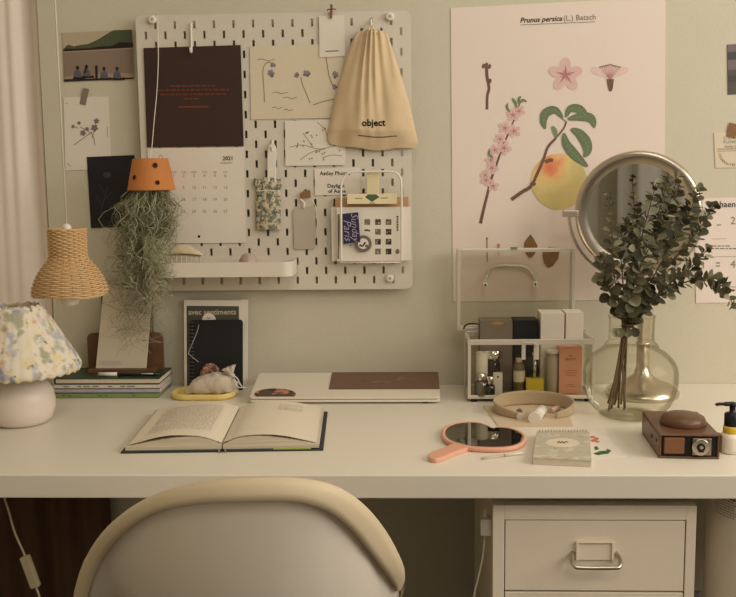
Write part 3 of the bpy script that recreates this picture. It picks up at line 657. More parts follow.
# ================================================================== WALL ITEMS LEFT
WY = -.0016
# lake photograph
hill = mat('hill_green', (78, 84, 60), .5, var=.2); water = mat('lake_water', (140, 122, 106), .5, var=.06, scale=12); sky_ = mat('pale_sky', (186, 172, 146), .5); darkp = mat('dark_print', (34, 26, 24), .5); shirt = mat('shirt_print', (96, 92, 104), .5); sand = mat('shore_print', (168, 146, 118), .5)
m = MB(); m.sheet([(64, 81.8), (134, 78.8), (132, 29.5), (62, 33)], WY, .0015); z = WY-.0004
m.pp([(62.9, 51.8), (133, 48.2), (132.2, 29.6), (62.2, 33)], z, 0)
m.pp([(63, 52), (133.2, 48.4), (133.9, 78), (64, 81.5)], z, 2)
m.pp([(63, 49), (68, 44.5), (74, 46.5), (80, 45), (88, 44), (98, 39.5), (110, 32), (114, 30.2), (131.8, 29.7), (133, 48), (63, 51.5)], z-.0001, 1)
m.pp([(63, 50.6), (66, 48.5), (75, 48.8), (90, 48), (100, 46.5), (112, 46), (120, 42), (133, 43), (133, 47.4), (63, 51.4)], z-.0002, 3)
m.pp([(63, 51.6), (133.1, 47.6), (133.2, 49), (63, 52.6)], z-.0002, 5)
m.pp([(64, 78), (70, 76), (85, 75), (126, 73), (133.8, 74), (133.9, 78.5), (64, 81.5)], z-.0001, 5)
m.pp([(64, 79.2), (133.9, 77.5), (133.9, 78.8), (64, 81.8)], z-.0002, 3)
for x, y in ((77.5, 70), (86.5, 69), (104, 71), (117, 71)):
    m.pp(sp2([(x-4, y+8.5), (x-3.5, y+3), (x-1, y), (x+1.5, y), (x+3.8, y+4), (x+4.2, y+8.5)], 3), z-.0003, 4); m.disc(x, y-2.3, 1.6, 2.1, z-.0004, 3, 12)
    m.pp([(x-4.6, y+9.3), (x-4, y+6.6), (x+2, y+7.4), (x+7, y+6), (x+8, y+9)], z-.0005, 3)
m.stroke([(86, 66.5), (85, 73)], 1.8, z-.0005, 3); m.pp([(95, 65.5), (97.6, 65.5), (97.8, 78.5), (95.3, 78.6)], z-.0003, 3)
single(m, 'lake_photograph', [sky_, hill, water, darkp, shirt, sand], 'photo print of four people sitting before a lake and green hill', 'photo')
# pressed flower card with tape
pf = thing('flower_postcard', 'white card with one small violet flower spray fixed by grey tape below the lake photo', 'art print', W(87, 170, WY))
m = MB(); m.sheet([(65.5, 170.5), (111, 168.8), (108, 96.3), (63.5, 97.6)], WY, .0015); z = WY-.0004
for P in ([(74, 145), (82, 139), (92, 132)], [(95, 145), (93, 136), (88, 131), (80, 127)], [(92, 138), (95, 128), (96, 120)], [(72, 126), (78, 128)]): m.stroke(sp2(P), .7, z, 1)
pansy_ = lambda x, y, r, a: [m.disc(x+r*.5*math.cos(a+k*1.26), y+r*.5*math.sin(a+k*1.26), r*.6, r*.4, z-.00005*(k+1), 2 if k % 2 else 3, 10, a+k*1.26) for k in range(5)]
for x, y, r in ((83, 133, 3), (94.5, 128, 3.6), (96.5, 121, 2.6), (79, 123, 1.8), (73, 126.5, 1.8), (87, 129, 2)): pansy_(x, y, r, x)
m.stroke([(107.3, 127), (107.6, 137)], .6, z, 4); m.stroke([(67, 163), (71, 166.5)], .7, z, 4); m.stroke([(65.5, 103), (68, 104)], .6, z, 4)
build(m, 'card', [PAPER, stemi, violet, mat('rose_ink', (140, 112, 112), .85), INKL], pf)
m = MB(); m.sheet([(79.5, 104), (85.5, 105.3), (89, 89), (83, 88)], WY-.0009, .0006); build(m, 'tape', mat('grey_tape', (132, 120, 104), .6), pf, 'grey tape strip')
# black print
m = MB(); m.sheet([(91, 228), (137, 226.5), (134, 155), (86.7, 157)], WY-.0012, .0026); z = WY-.0016
for P in ([(100, 215), (104, 200), (108, 185)], [(104, 200), (112, 192)], [(103, 206), (96, 196)], [(118, 205), (124, 195)], [(104, 192), (99, 184)], [(108, 208), (118, 202), (128, 200)]): m.stroke(sp2(P), .7, z, 1)
m.disc(107, 175, 4, 3, z, 1)
single(m, 'art_print', [mat('black_paper', (24, 22, 26), .5), mat('grey_plant_ink', (60, 62, 56), .6)], 'black print with faint grey plant left of the terracotta pot', 'art print')

# ================================================================== POSTER
ps = thing('hanging_poster', 'tall white botanical poster of a peach branch and blossoms', 'poster', W(555, 301, WY))
posterm = mat('poster_paper', (231, 216, 204), .8, var=.012, scale=4, spec=.15)
G = [mat('leaf_print', (108, 122, 94), .8, var=.12, scale=90), mat('leaf_print_light', (128, 148, 104), .8, var=.1, scale=90), mat('twig_print', (118, 86, 70), .8, var=.15, scale=120), mat('petal_print', (220, 186, 180), .8, var=.06, scale=90), mat('petal_deep_print', (186, 128, 130), .8, var=.1, scale=120), mat('petal_white_print', (226, 198, 192), .8, var=.03)]
# peach ink gradient, fixed on the print
pm_ = bpy.data.materials.new('peach_print'); pm_.use_nodes = True; nt = pm_.node_tree; bs = nt.nodes['Principled BSDF']; bs.inputs['Roughness'].default_value = .8; bs.inputs['Specular IOR Level'].default_value = .15
tc = nt.nodes.new('ShaderNodeTexCoord'); vm = nt.nodes.new('ShaderNodeVectorMath'); vm.operation = 'DISTANCE'
pq = W(550, 166, WY)-W(555, 301, WY); vm.inputs[1].default_value = pq
n_ = nt.nodes.new('ShaderNodeTexNoise'); n_.inputs['Scale'].default_value = 45; nt.links.new(tc.outputs['Object'], n_.inputs['Vector'])
nt.links.new(tc.outputs['Object'], vm.inputs[0]); ad = nt.nodes.new('ShaderNodeMath'); ad.operation = 'MULTIPLY_ADD'; ad.inputs[1].default_value = .035; nt.links.new(n_.outputs['Fac'], ad.inputs[0]); nt.links.new(vm.outputs['Value'], ad.inputs[2])
cr = nt.nodes.new('ShaderNodeValToRGB'); els = cr.color_ramp.elements
els[0].position = .018; els[0].color = (*lin((222, 128, 92)), 1); els[1].position = .078; els[1].color = (*lin((208, 190, 128)), 1)
e = els.new(.032); e.color = (*lin((226, 152, 108)), 1); e = els.new(.045); e.color = (*lin((232, 188, 128)), 1); e = els.new(.06); e.color = (*lin((222, 202, 138)), 1)
nt.links.new(ad.outputs[0], cr.inputs[0]); nt.links.new(cr.outputs[0], bs.inputs['Base Color'])
m = MB(); m.sheet([(453, 301.5), (664, 299.5), (665.5, -3), (450.8, 8)], WY, .0015); z = WY-.0004
# in pieces: 1 leaf 2 leaf light 3 twig 4 petal 5 deep 6 white petal 7 peach 8 ink 9 grey
m.textp('Prunus persica', 540.8, 19.6, 8, z, 8, shear=.3, bold=.02, rot=.03, w=39.6); m.textp('(L.) Batsch', 579.6, 17.8, 8, z, 9, bold=.006, rot=.03, w=30)
m.stroke([(520.5, 25), (595, 21.8)], .55, z, 9)
def leaf(pts, w, mi=1):
    P = sp2(pts, 5); n = len(P); m.stroke(P, [w*math.sin(PI*min(1, (i+.6)/(n-.2)))**.75 for i in range(n)], z-.0003, mi); m.stroke(P, .5, z-.0004, 2)
    for i in range(2, n-2, 2):
        x, y = P[i]; dx, dy = P[i+1][0]-P[i-1][0], P[i+1][1]-P[i-1][1]; l = math.hypot(dx, dy) or 1; ww = w*.38*math.sin(PI*i/n)
        for s in (-1, 1): m.stroke([(x, y), (x+dx/l*ww*.6-s*dy/l*ww, y+dy/l*ww*.6+s*dx/l*ww)], .35, z-.0004, 2)
m.stroke(sp2([(487, 109.5), (487.3, 96), (489, 88), (487, 76), (486.5, 67)]), [2.6]*8+[2.8]*8+[3]*10, z, 3)
for x, y in ((483.5, 66), (486.5, 65), (489.5, 66.5), (490, 81)): m.disc(x, y, 1.6, 2.6, z-.0001, 3, 10, .2)
def flower(x, y, r, a0=-PI/2, squash=1.):
    for k in range(5):
        a = a0+k*2*PI/5; m.disc(x+r*.58*math.cos(a), y+r*.58*math.sin(a)*squash, r*.46, r*.33, z-.0001-.00003*k, 4, 14, a)
        m.stroke([(x, y), (x+r*.62*math.cos(a), y+r*.62*math.sin(a)*squash)], [r*.2, .2], z-.0003, 5)
    m.disc(x, y, r*.15, r*.15, z-.00035, 5, 10)
flower(565.5, 75, 17)
for a in range(9): t = 2*PI*a/9; m.stroke([(565.5, 75), (565.5+6*math.cos(t), 75+6*math.sin(t))], .4, z-.0004, 5)
for dx, a in ((-16, .25), (-9, .5), (9, -.5), (16, -.3), (0, 1.57)): m.disc(610+dx*.62, 74-abs(dx)*.15, 9.5, 4.2, z-.0001, 6, 14, a)
for k in range(11): x = 600+k*2; m.stroke([(610, 80), (x, 65+abs(k-5)*.5)], .4, z-.0003, 5); m.disc(x, 64.6+abs(k-5)*.5, .8, .8, z-.0004, 3, 8)
m.pp([(606.5, 79), (614, 79), (612.8, 88), (611.4, 91.5), (609.2, 91), (608, 87)], z-.0004, 3); m.stroke([(607.5, 80), (610, 86), (613, 80)], .6, z-.0005, 1)
m.stroke(sp2([(480.5, 223.5), (483, 212), (487, 196), (491, 180), (497, 163), (503, 146), (510, 130), (517, 112), (520, 102)]), [3.2-.045*i for i in range(49)], z, 3)
for x, y, r in ((513, 115, 7), (519, 111, 6.5), (505, 128, 7), (514, 131, 7), (500, 139, 6), (504, 148, 7.5), (495, 150, 6), (491, 160, 6), (492, 168, 6.5), (486, 180, 6), (493, 186, 6), (485, 175, 5)): flower(x, y, r, R0.uniform(0, 2), .9)
for P, w in (([(517, 108), (515, 102), (512, 98)], 2.6), ([(519, 104), (519, 99), (521, 96)], 2.4), ([(519, 104), (523, 100), (527, 102)], 2.4), ([(510, 112), (507, 107), (508, 103)], 2.2), ([(493, 158), (489, 154), (490, 149)], 2.4)): leaf(P, w)
pc2 = [(559+27.5*math.cos(t)*(1+.02*math.cos(2*t)), 181.5+28*math.sin(t)) for t in [2*PI*k/40 for k in range(40)]]
m.pp(pc2, z, 7)
m.stroke(sp2([(511.5, 199.5), (522, 192), (531, 186), (538, 172), (544, 158), (548, 147), (556, 138), (564, 128), (566.5, 121)]), [3.5]*12+[3.0]*12+[2.4]*12+[1.5]*13, z-.0002, 3)
m.stroke([(545, 162), (550, 160), (553, 160.5)], 3.5, z-.00025, 3); m.disc(533, 184, 3, 2, z-.00025, 3); m.stroke(sp2([(566.5, 122), (562, 118)]), 1, z-.0002, 2)
leaf([(563, 118), (555, 110), (546, 113), (543.5, 121), (545.5, 129)], 8.6); leaf([(566, 117), (570, 109), (578, 108.5), (584, 113), (585.5, 117)], 8, 1); leaf([(568, 119), (578, 117), (588, 117), (593, 121), (594.5, 128)], 8.6)
leaf([(564, 133), (566, 143), (573, 153), (580, 160), (588, 166.5)], 9.5); leaf([(571, 129), (579, 133), (586, 142), (587.5, 151), (584, 157)], 10); leaf([(556, 137), (555, 131), (552, 126)], 4.5, 2)
# lower row: pistil, seed and stones
m.stroke([(487, 239), (487.3, 262)], .8, z, 3); m.disc(487, 238.5, .9, 1.2, z-.0001, 3, 8); m.stroke([(498.5, 244), (498.7, 256)], 1, z, 4); m.disc(498.4, 246, 1.4, 2.6, z-.0001, 5, 10)
stone = mat('stone_print', (140, 104, 66), .8, var=.35, scale=220)
m.pp([(530.5, 234.5), (534, 239), (537.5, 246), (536.5, 251), (533, 256.5), (529.5, 258), (526, 254), (523.5, 248), (524.5, 242), (527.5, 238)], z, 10)
m.pp([(543, 250), (549, 247), (556, 247.5), (559.5, 251.5), (558, 259), (552.5, 266.5), (548, 268), (544, 263), (542.5, 256)], z, 10)
m.stroke(sp2([(530.5, 235), (532, 247), (530, 257)]), .6, z-.0002, 3); m.stroke(sp2([(556, 248), (550, 258), (548, 267)]), .6, z-.0002, 3)
build(m, 'print', [posterm]+G+[pm_, INK, INKG, stone], ps)

# right edge papers
m = MB(); m.sheet([(728, 94.5), (770, 93), (770, 42), (727.3, 44.5)], WY, .0015); z = WY-.0004
m.pp([(728, 70), (770, 68), (770, 42), (727.4, 44.5)], z, 1); m.pp([(728, 52), (770, 50), (770, 58), (728, 60)], z-.0001, 2); m.pp([(728, 76), (770, 72), (770, 80), (728, 82)], z-.0001, 2)
single(m, 'mountain_photograph', [mat('grey_photo', (84, 74, 70), .5), mat('mauve_photo', (112, 102, 104), .5), mat('slate_photo', (66, 62, 66), .5)], 'grey photo print cut by the right edge above the taped card', 'photo')
tcard = thing('hanging_note', 'cream card with a round stamp held by brown tape near the right edge', 'card', W(735, 168, WY))
m = MB(); m.sheet([(715.5, 168), (756, 167), (755, 131), (714, 133)], WY, .0015); z = WY-.0004
m.textp('COLORS OF', 734, 138, 3.6, z, 1); m.textp('FLOWERS', 733, 142, 4.0, z, 1); m.textp('Atelier botanic', 735, 146.5, 3.2, z, 1); m.stroke([(717, 149.2), (754, 148.2)], .6, z, 1); m.stroke([(717, 151.2), (754, 150.2)], .4, z, 1)
for k in range(15):
    t = math.radians(170-k*11); m.textp('HERBARIUM LILIUM'[k], 732+12*math.cos(t), 152.5+12*math.sin(t), 3.4, z, 1, rot=PI/2-t+PI)
build(m, 'card', [CREAM, INKG], tcard)
m = MB(); m.sheet([(726, 136), (735, 138.5), (740, 125), (729.5, 122.5)], WY-.0009, .0006); build(m, 'tape', mat('kraft_tape', (138, 102, 66), .8), tcard, 'brown kraft tape')
m = MB(); m.sheet([(696, 303), (775, 302), (773, 196), (694.5, 199)], WY, .0015); z = WY-.0004
m.textp('Schaenchen', 732, 204.5, 8, z, 1, bold=.012); 
for s, x, y in (('1', 703, 222.5), ('2', 733, 221), ('3', 702.5, 265.5), ('4', 733, 264.5)): m.textp(s, x, y, 10, z, 2)
for y, xa in ((246, 707), (248.6, 711)):
    x = xa
    while x < xa+22: w = R0.uniform(2, 5); m.stroke([(x, y), (x+w, y)], 1, z, 2); x += w+1
for x, y in ((717, 225), (716, 263), (716, 266)): m.stroke([(x, y), (x+4, y)], 1, z, 2)
m.stroke([(696, 257), (774, 256)], .5, z, 3); m.stroke([(712, 239), (726, 238.7)], .5, z, 3); m.stroke([(728, 287), (736, 287)], 1, z, 3)
single(m, 'hanging_calendar', [mat('pinkish_paper', (230, 216, 206), .85, var=.02), INK, INKG, INKL], 'white calendar sheet with large numerals behind the eucalyptus at right', 'calendar')

# ================================================================== PENDANT
PYY = -.24; pq = W(70, 294, PYY); k = (pq-CAM).length/F
pd = thing('pendant_lamp', 'small woven rattan pendant lamp hanging on a white cord', 'pendant lamp', pq)
ratt = mat('rattan', (214, 178, 130), .6, var=.18, scale=160); ratd = mat('rattan_stake', (196, 152, 102), .6, var=.18, scale=160)
zt = W(68, 229, PYY).z-pq.z
def prof(f):        # f 0 bottom .. 1 top -> radius
    return k*ip([(0, 33.8), (.03, 34.6), (.12, 33.6), (.25, 30.6), (.38, 26), (.48, 20.6), (.54, 17.6), (.60, 16.8), (.8, 16.8), (1, 17)], f)
m = MB(); NS = 22; rows = 36
for q in range(rows):
    f = (q+.5)/rows; P = []
    for j in range(NS*4):
        a = 2*PI*j/(NS*4); r = prof(f)+.0011*math.sin(NS/2*a*2+PI*q)*1.0 if False else prof(f)+.0017*math.cos(NS*a*.5+PI*q)
        zz = zt*f+.0018*math.sin(3*a+.5)*(1-f)**2
        P.append(pq+Vector((r*math.cos(a), r*math.sin(a), zz)))
    m.tube(P, zt/rows*.56, 5, 0, closed=True)
for s in range(NS):
    a = 2*PI*s/NS; m.tube([pq+Vector((prof(f)*math.cos(a), prof(f)*math.sin(a), zt*f)) for f in [q/16 for q in range(17)]], .0013, 5, 1)
for f, rr_ in ((0, .0022), (.55, .0018), (1, .0021)):
    for ph_ in (0, PI):
        m.tube([pq+Vector(((prof(f)+.001*math.cos(18*a+ph_))*math.cos(a), (prof(f)+.001*math.cos(18*a+ph_))*math.sin(a), zt*f+.0012*math.sin(18*a+ph_)+.0018*math.sin(3*a+.5)*(1-f)**2)) for a in [2*PI*j/120 for j in range(120)]], rr_*.62, 5, 0, closed=True)
m.lathe([(.003, zt-.003), (16.3*k, zt-.003), (16.3*k, zt-.001), (.003, zt-.001)], pq, 32, 1, caps=False)
build(m, 'shade', [ratt, ratd], pd)
m = MB(); m.lathe([(.008, zt-.02), (.0085, zt+.004), (.006, zt+.0085), (.002, zt+.010)], pq, 20); m.lathe([(.012, .03), (.012, zt-.015)], pq, 20); build(m, 'socket_cap', STRAPW, pd)
m = MB(); m.lathe([(.001, -.0235), (.008, -.0225), (.015, -.018), (.0195, -.009), (.0205, .002), (.017, .018), (.011, .034), (.011, .045)], pq, 28, caps=False); build(m, 'bulb', mat('opal_bulb', (240, 230, 212), .25), pd)
m = MB(); m.tube([pq+Vector((0, 0, zt+.009)), Vector((pq.x, pq.y, ZT))], .0018, 8); build(m, 'cord', STRAPW, pd)

# ================================================================== FLORAL TABLE LAMP
lc = D(22, 422.5); 
tl = thing('table_lamp', 'table lamp with pleated floral fabric shade and white ceramic base', 'table lamp', lc)
cer = mat('white_ceramic', (228, 214, 202), .35, var=.01)
m = MB(); m.lathe([(.034, 0), (.045, .001), (.054, .008), (.0605, .026), (.0615, .042), (.058, .060), (.048, .076), (.035, .084), (.022, .088), (.010, .089)], lc, 56); build(m, 'base', cer, tl)
zsb = W(22, 381, lc.y-.105).z-lc.z; zst = W(22, 305, lc.y).z-lc.z
m = MB(); m.tube([lc+Vector((0, 0, .085)), lc+Vector((0, 0, zst-.005))], .010, 14); m.tube([lc+Vector((-.04, 0, zst-.006)), lc+Vector((.04, 0, zst-.006))], .0015, 6); m.tube([lc+Vector((0, -.04, zst-.006)), lc+Vector((0, .04, zst-.006))], .0015, 6); build(m, 'stem', METALW, tl)
flor = blotch_mat('floral_shade', (228, 218, 198), [((226, 210, 166), 32, .53, 2), ((214, 190, 156), 52, .6, 17), ((182, 184, 194), 30, .56, 5), ((142, 150, 178), 36, .61, 6), ((174, 171, 148), 36, .57, 9), ((112, 110, 88), 60, .65, 12), ((212, 132, 78), 30, .63, 14), ((196, 150, 128), 66, .68, 21)], .85, .10)
def shd(u, v):
    a = 2*PI*u; r = ip([(0, .042), (.04, .047), (.2, .060), (.75, .098), (.86, .105), (.94, .1085), (1, .106)], v)
    r *= 1+(.008+.004*math.sin(7*a))*math.cos(30*a+2*math.sin(5*a))*(.4+.6*v)+.012*math.sin(5*a+1)+.010*abs(math.sin(5.5*a+2.2*v))*v
    zz = lerp(zst, zsb, min(1, v*1.02))+(.0015*math.cos(17*a+1.3) if v < .03 else 0)+.0015*math.cos(34*a)*(v > .9)
    if v > .93: zz -= .004*(v-.93)/.07
    return lc+Vector((r*math.cos(a), r*math.sin(a), zz))
m = MB(); m.grid(shd, 240, 26, wrap=True); build(m, 'lamp_shade', flor, tl, 'pleated floral fabric shade', solid=.0012)
m = MB(); m.tube([lc+Vector((-.03, .03, .004)), lc+Vector((-.06, .1, .003)), Vector((lc.x-.08, -.012, DESK+.003))], .0018, 6); build(m, 'cord', mat('cord_beige', (196, 178, 148), .5), tl)
e0 = [W(4, 492, -.55), W(9, 512, -.55), W(15, 533, -.55), W(25, 556, -.55), W(35, 585, -.55), W(42, 605, -.55)]
sw = thing('switch_cord', 'beige cord with an inline switch hanging under the left end of the desk', 'cord', (e0[-1].x+.03, -.4, 0))
m = MB(); m.tube(smooth_path([Vector((e0[0].x-.02, -.3, DESK-.0385)), Vector((e0[0].x-.006, -.5, DESK-.0405))]+e0+[Vector((e0[-1].x+.02, -.5, .3)), Vector((e0[-1].x+.03, -.4, .003))], 5), .0018, 6); build(m, 'cord', mat('cord_beige', (196, 178, 148), .5), sw)
m = MB(); a, b = W(24.5, 556, -.55), W(36, 587, -.55); d = (b-a).normalized(); s_ = d.cross(Vector((0, 1, 0))).normalized()*.0075; f_ = Vector((0, .006, 0))
m.hexa([a-s_-f_, a+s_-f_, a+s_+f_, a-s_+f_], [b-s_-f_, b+s_-f_, b+s_+f_, b-s_+f_]); build(m, 'switch', mat('switch_beige', (190, 174, 140), .5), sw, 'inline cord switch', bevel=.002)

# ================================================================== BOOK STACK
bR = D(159, 398); bx1 = bR.x; bx0 = D(44, 398).x+.02; by0 = bR.y; by1 = -.006
covers = [('green paperback book lying at the bottom of the left stack', (128, 146, 92), (160, 150, 120), .0105), ('lavender grey book second from the bottom of the left stack', (176, 172, 180), (210, 198, 180), .0085), ('white spined book third from the bottom of the left stack', (214, 206, 190), (200, 188, 166), .0085), ('dark green book on top of the left stack', (48, 66, 48), (222, 208, 180), .0125)]
zz = DESK
rb = random.Random(4)
for q, (lab, cov, edge, th) in enumerate(covers):
    dx = rb.uniform(-.003, .003) if q < 3 else .001; x0, x1 = bx0+dx, bx1+dx; yb = by0+(.002*q)
    bk = thing('book', lab, 'book', ((x0+x1)/2, (yb+by1)/2, zz), 'books stacked by the lamp')
    cm = mat('cover_'+str(q), cov, .45, var=.03)
    m = MB()
    if q == 3:
        m.box((x0, yb, zz), (x1, by1, zz+.0018)); m.box((x0, yb, zz+th-.0018), (x1, by1, zz+th)); m.box((x0, yb, zz), (x0+.002, by1, zz+th))
    else:
        m.box((x0, yb, zz), (x1, by1-.001, zz+.001)); m.box((x0, yb, zz+th-.001), (x1, by1-.001, zz+th)); m.box((x0, yb, zz), (x1, yb+.0012, zz+th))
        xx = x0+.02
        while xx < x1-.03:
            w = rb.uniform(.006, .02)
            if rb.random() < .5: m.box((xx, yb-.0002, zz+th*.36), (xx+w, yb+.0001, zz+th*.66), 1)
            xx += w+.004
    build(m, 'cover', [cm, [mat('spine_ink', (104, 112, 92), .7), INKL, INKG, INK][q]], bk, bevel=.0004)
    m = MB(); e = .0025 if q == 3 else .0013
    m.box((x0+.003, yb+e, zz+.0012), (x1-e*.6, by1-e, zz+th-.0012)); build(m, 'pages', mat('page_edge_%d' % q, edge, .9, var=.12, scale=300), bk)
    zz += th
ztop = zz
# wooden stand with canvas board
wood = mat('walnut_wood', (104, 74, 46), .5, var=.25, scale=40)
st = thing('book_stand', 'brown wooden easel stand on the left book stack', 'stand', ((W(126, 370, -.05).x), -.05, ztop))
sY = -.030; a0 = W(88.5, 372, sY).x; a1 = W(164, 372, sY).x; zs0 = ztop; zs1 = W(126, 333, sY).z; zs2 = W(126, 292, sY).z
inner0, inner1 = W(101, 300, sY).x, W(152, 300, sY).x
pts = [(a0, zs0), (a1, zs0)]+[(a1-.012+.012*math.cos(t), zs1-.012+.012*math.sin(t)) for t in [PI/2*q/6 for q in range(7)]]+[(inner1, zs1), (inner1, zs2), (inner0, zs2), (inner0, zs1)]+[(a0+.012-.012*math.sin(t), zs1-.012+.012*math.cos(t)) for t in [PI/2*q/6 for q in range(7)]]
m = MB(); m.prism([(x, sY, z_) for x, z_ in pts], (0, .008, 0)); build(m, 'back_board', wood, st, bevel=.001)
m = MB(); m.box((a0+.01, sY-.035, ztop), (a1-.012, sY, ztop+.008)); build(m, 'ledge', wood, st, bevel=.001)
m = MB(); P = [W(95.5, 366.5, sY-.026), W(146, 368.5, sY-.026), W(152, 294, sY-.006), W(104, 284, sY-.006)]
zo = ztop+.0085-P[0].z
P[0].z += zo; P[1].z = P[0].z
m.prism(P, (0, .005, .0005), 0)
nv = (P[1]-P[0]).cross(P[3]-P[0]).normalized(); nv = nv if nv.y < 0 else -nv
q1 = lambda u, v: lerp(lerp(P[0], P[1], u), lerp(P[3], P[2], u), v)+nv*.0004
for v in (.05, .075): m.add([q1(.08, v), q1(.5, v), q1(.5, v+.008), q1(.08, v+.008)], [(0, 1, 2, 3)], 1)
single(m, 'canvas_board', [mat('linen_board', (212, 198, 176), .9, var=.04, bump=.2, bscale=600), INKL], 'pale blank linen board leaning on the wooden stand', 'board', bevel=.0006)
pn = thing('pen', 'dark pen with a white cap lying on the top book of the left stack', 'pen', (W(130, 376, -.1).x, -.10, ztop))
pY = -.095; xa, xb, xc_ = W(99, 376, pY).x, W(117.5, 376, pY).x, W(160, 376, pY).x; zp = ztop+.0042
m = MB(); m.tube([(xa, pY, zp), (xb, pY, zp)], .0042, 12); build(m, 'cap', STRAPW, pn, 'white cap')
m = MB(); m.tube([(xb, pY, zp), (xc_-.012, pY, zp), (xc_, pY, zp)], [.0038, .0036, .0022], 12); m.tube([(xb+.05, pY-.003, zp+.0015), (xb+.075, pY-.003, zp+.0015)], .001, 6, 1); build(m, 'barrel', [mat('navy_plastic', (40, 42, 52), .35), STRAPW], pn)

# ================================================================== MAGAZINE, NOTEBOOK, TRAY, POUCH
def leaning(c4, yb, yt, t):
    """front face corners BL BR TR TL in photo positions, foot at yb, top at yt"""
    P = [W(*c4[0], yb), W(*c4[1], yb), W(*c4[2], yt), W(*c4[3], yt)]; P[0].z = P[1].z = DESK+.0003; return P
def onface(P, u, v, off=.0003):
    n = (P[1]-P[0]).cross(P[3]-P[0]).normalized(); n = n if n.y < 0 else -n
    return lerp(lerp(P[0], P[1], u), lerp(P[3], P[2], u), v)+n*off
def facepoly(mb, P, uv, mi, off=.0003): mb.add([onface(P, u, v, off) for u, v in uv], [list(range(len(uv)))], mi)
m = MB(); P = leaning([(239, 390), (247.5, 389), (248, 299.5), (236, 300)], -.034, -.010, .004); P[0].x = P[3].x = W(200, 380, -.03).x; m.prism(P, (0, .003, .0006)); single(m, 'brochure', PAPER, 'white brochure behind the magazine, its edge showing right of it', 'brochure', bevel=.0003)
m = MB(); P = leaning([(184.5, 390), (241.5, 389.5), (240.5, 300.5), (184, 300)], -.040, -.0165, .004); m.prism(P, (0, .004, .0008))
facepoly(m, P, [(.045, .02), (.97, .02), (.97, .935), (.045, .935)], 1)
r_ = (P[1]-P[0]).normalized(); u_ = (P[3]-P[0]).normalized()
m.text('avec sentiments', onface(P, .5, .865, .0006), .0158, r_, u_, 2, bold=.02); 
c0 = onface(P, .44, .777, .0006); m.add([c0+r_*.0145*math.cos(t)+u_*.0145*math.sin(t) for t in [2*PI*q/28 for q in range(28)]], [list(range(28))], 0); m.text('No', c0+(u_*.004)+Vector((0, -.0004, 0)), .006, r_, u_, 1)
single(m, 'magazine', [PAPER, mat('slate_cover', (78, 76, 64), .5, var=.05), mat('title_ink', (188, 180, 160), .6)], 'magazine titled avec sentiments leaning on the wall', 'magazine')
nbk = thing('spiral_notebook', 'black spiral notebook leaning in front of the magazine', 'notebook', D(216, 391))
m = MB(); P = leaning([(190.5, 391), (242.5, 391), (242.5, 319.5), (190, 320)], -.050, -.0275, .004)
uv = [(.0, 0), (1, 0), (1, .955), (.985, .985), (.955, 1), (.045, 1), (.015, .985), (0, .955)]
n_ = (P[1]-P[0]).cross(P[3]-P[0]).normalized(); n_ = n_ if n_.y < 0 else -n_
m.prism([onface(P, u, v, 0) for u, v in uv], -n_*.006); blk = mat('black_cover', (22, 20, 21), .65); build(m, 'cover', blk, nbk)
m = MB(); r_ = (P[1]-P[0]).normalized()
for q in range(19):
    c = onface(P, .03, .04+.92*q/18, -.003); m.tube([c+r_*.0045*math.cos(t)+n_*.006*math.sin(t) for t in [2*PI*j/12 for j in range(12)]], .0007, 5, closed=True)
build(m, 'spiral', mat('grey_wire', (120, 114, 106), .35, .8), nbk)
m = MB(); m.tube(smooth_path([onface(P, .17, .93, .0012), onface(P, .13, .82, .0012), onface(P, -.02, .55, .002), onface(P, .0, .5, .002), onface(P, .16, .4, .0015)], 5), .0009, 5); build(m, 'ribbon', mat('grey_ribbon', (168, 164, 164), .7), nbk)
yl = mat('yellow_dish', (232, 206, 126), .4, var=.02)
ta, tb = D(176.5, 393), D(239, 393); tyb = -.062; tyf = D(205, 401.5).y
m = MB(); o = rrect(ta.x, tb.x, tyf, tyb, .036, 8); i1 = rrect(ta.x+.004, tb.x-.004, tyf+.004, tyb-.004, .033, 8); i2 = rrect(ta.x+.010, tb.x-.010, tyf+.010, tyb-.010, .028, 8); b0 = rrect(ta.x+.005, tb.x-.005, tyf+.005, tyb-.005, .032, 8); n = len(o)
rings = [(b0, 0), (o, .005), (o, .012), (i1, .0135), (i2, .006)]
m.add([(x, y, DESK+h) for R_, h in rings for x, y in R_], [(r*n+k_, r*n+(k_+1) % n, (r+1)*n+(k_+1) % n, (r+1)*n+k_) for r in range(4) for k_ in range(n)]+[[k_ for k_ in reversed(range(n))], [4*n+k_ for k_ in range(n)]], 0, False)
single(m, 'trinket_dish', yl, 'pale yellow oblong dish on the desk under the organza pouch', 'dish', bevel=.001)
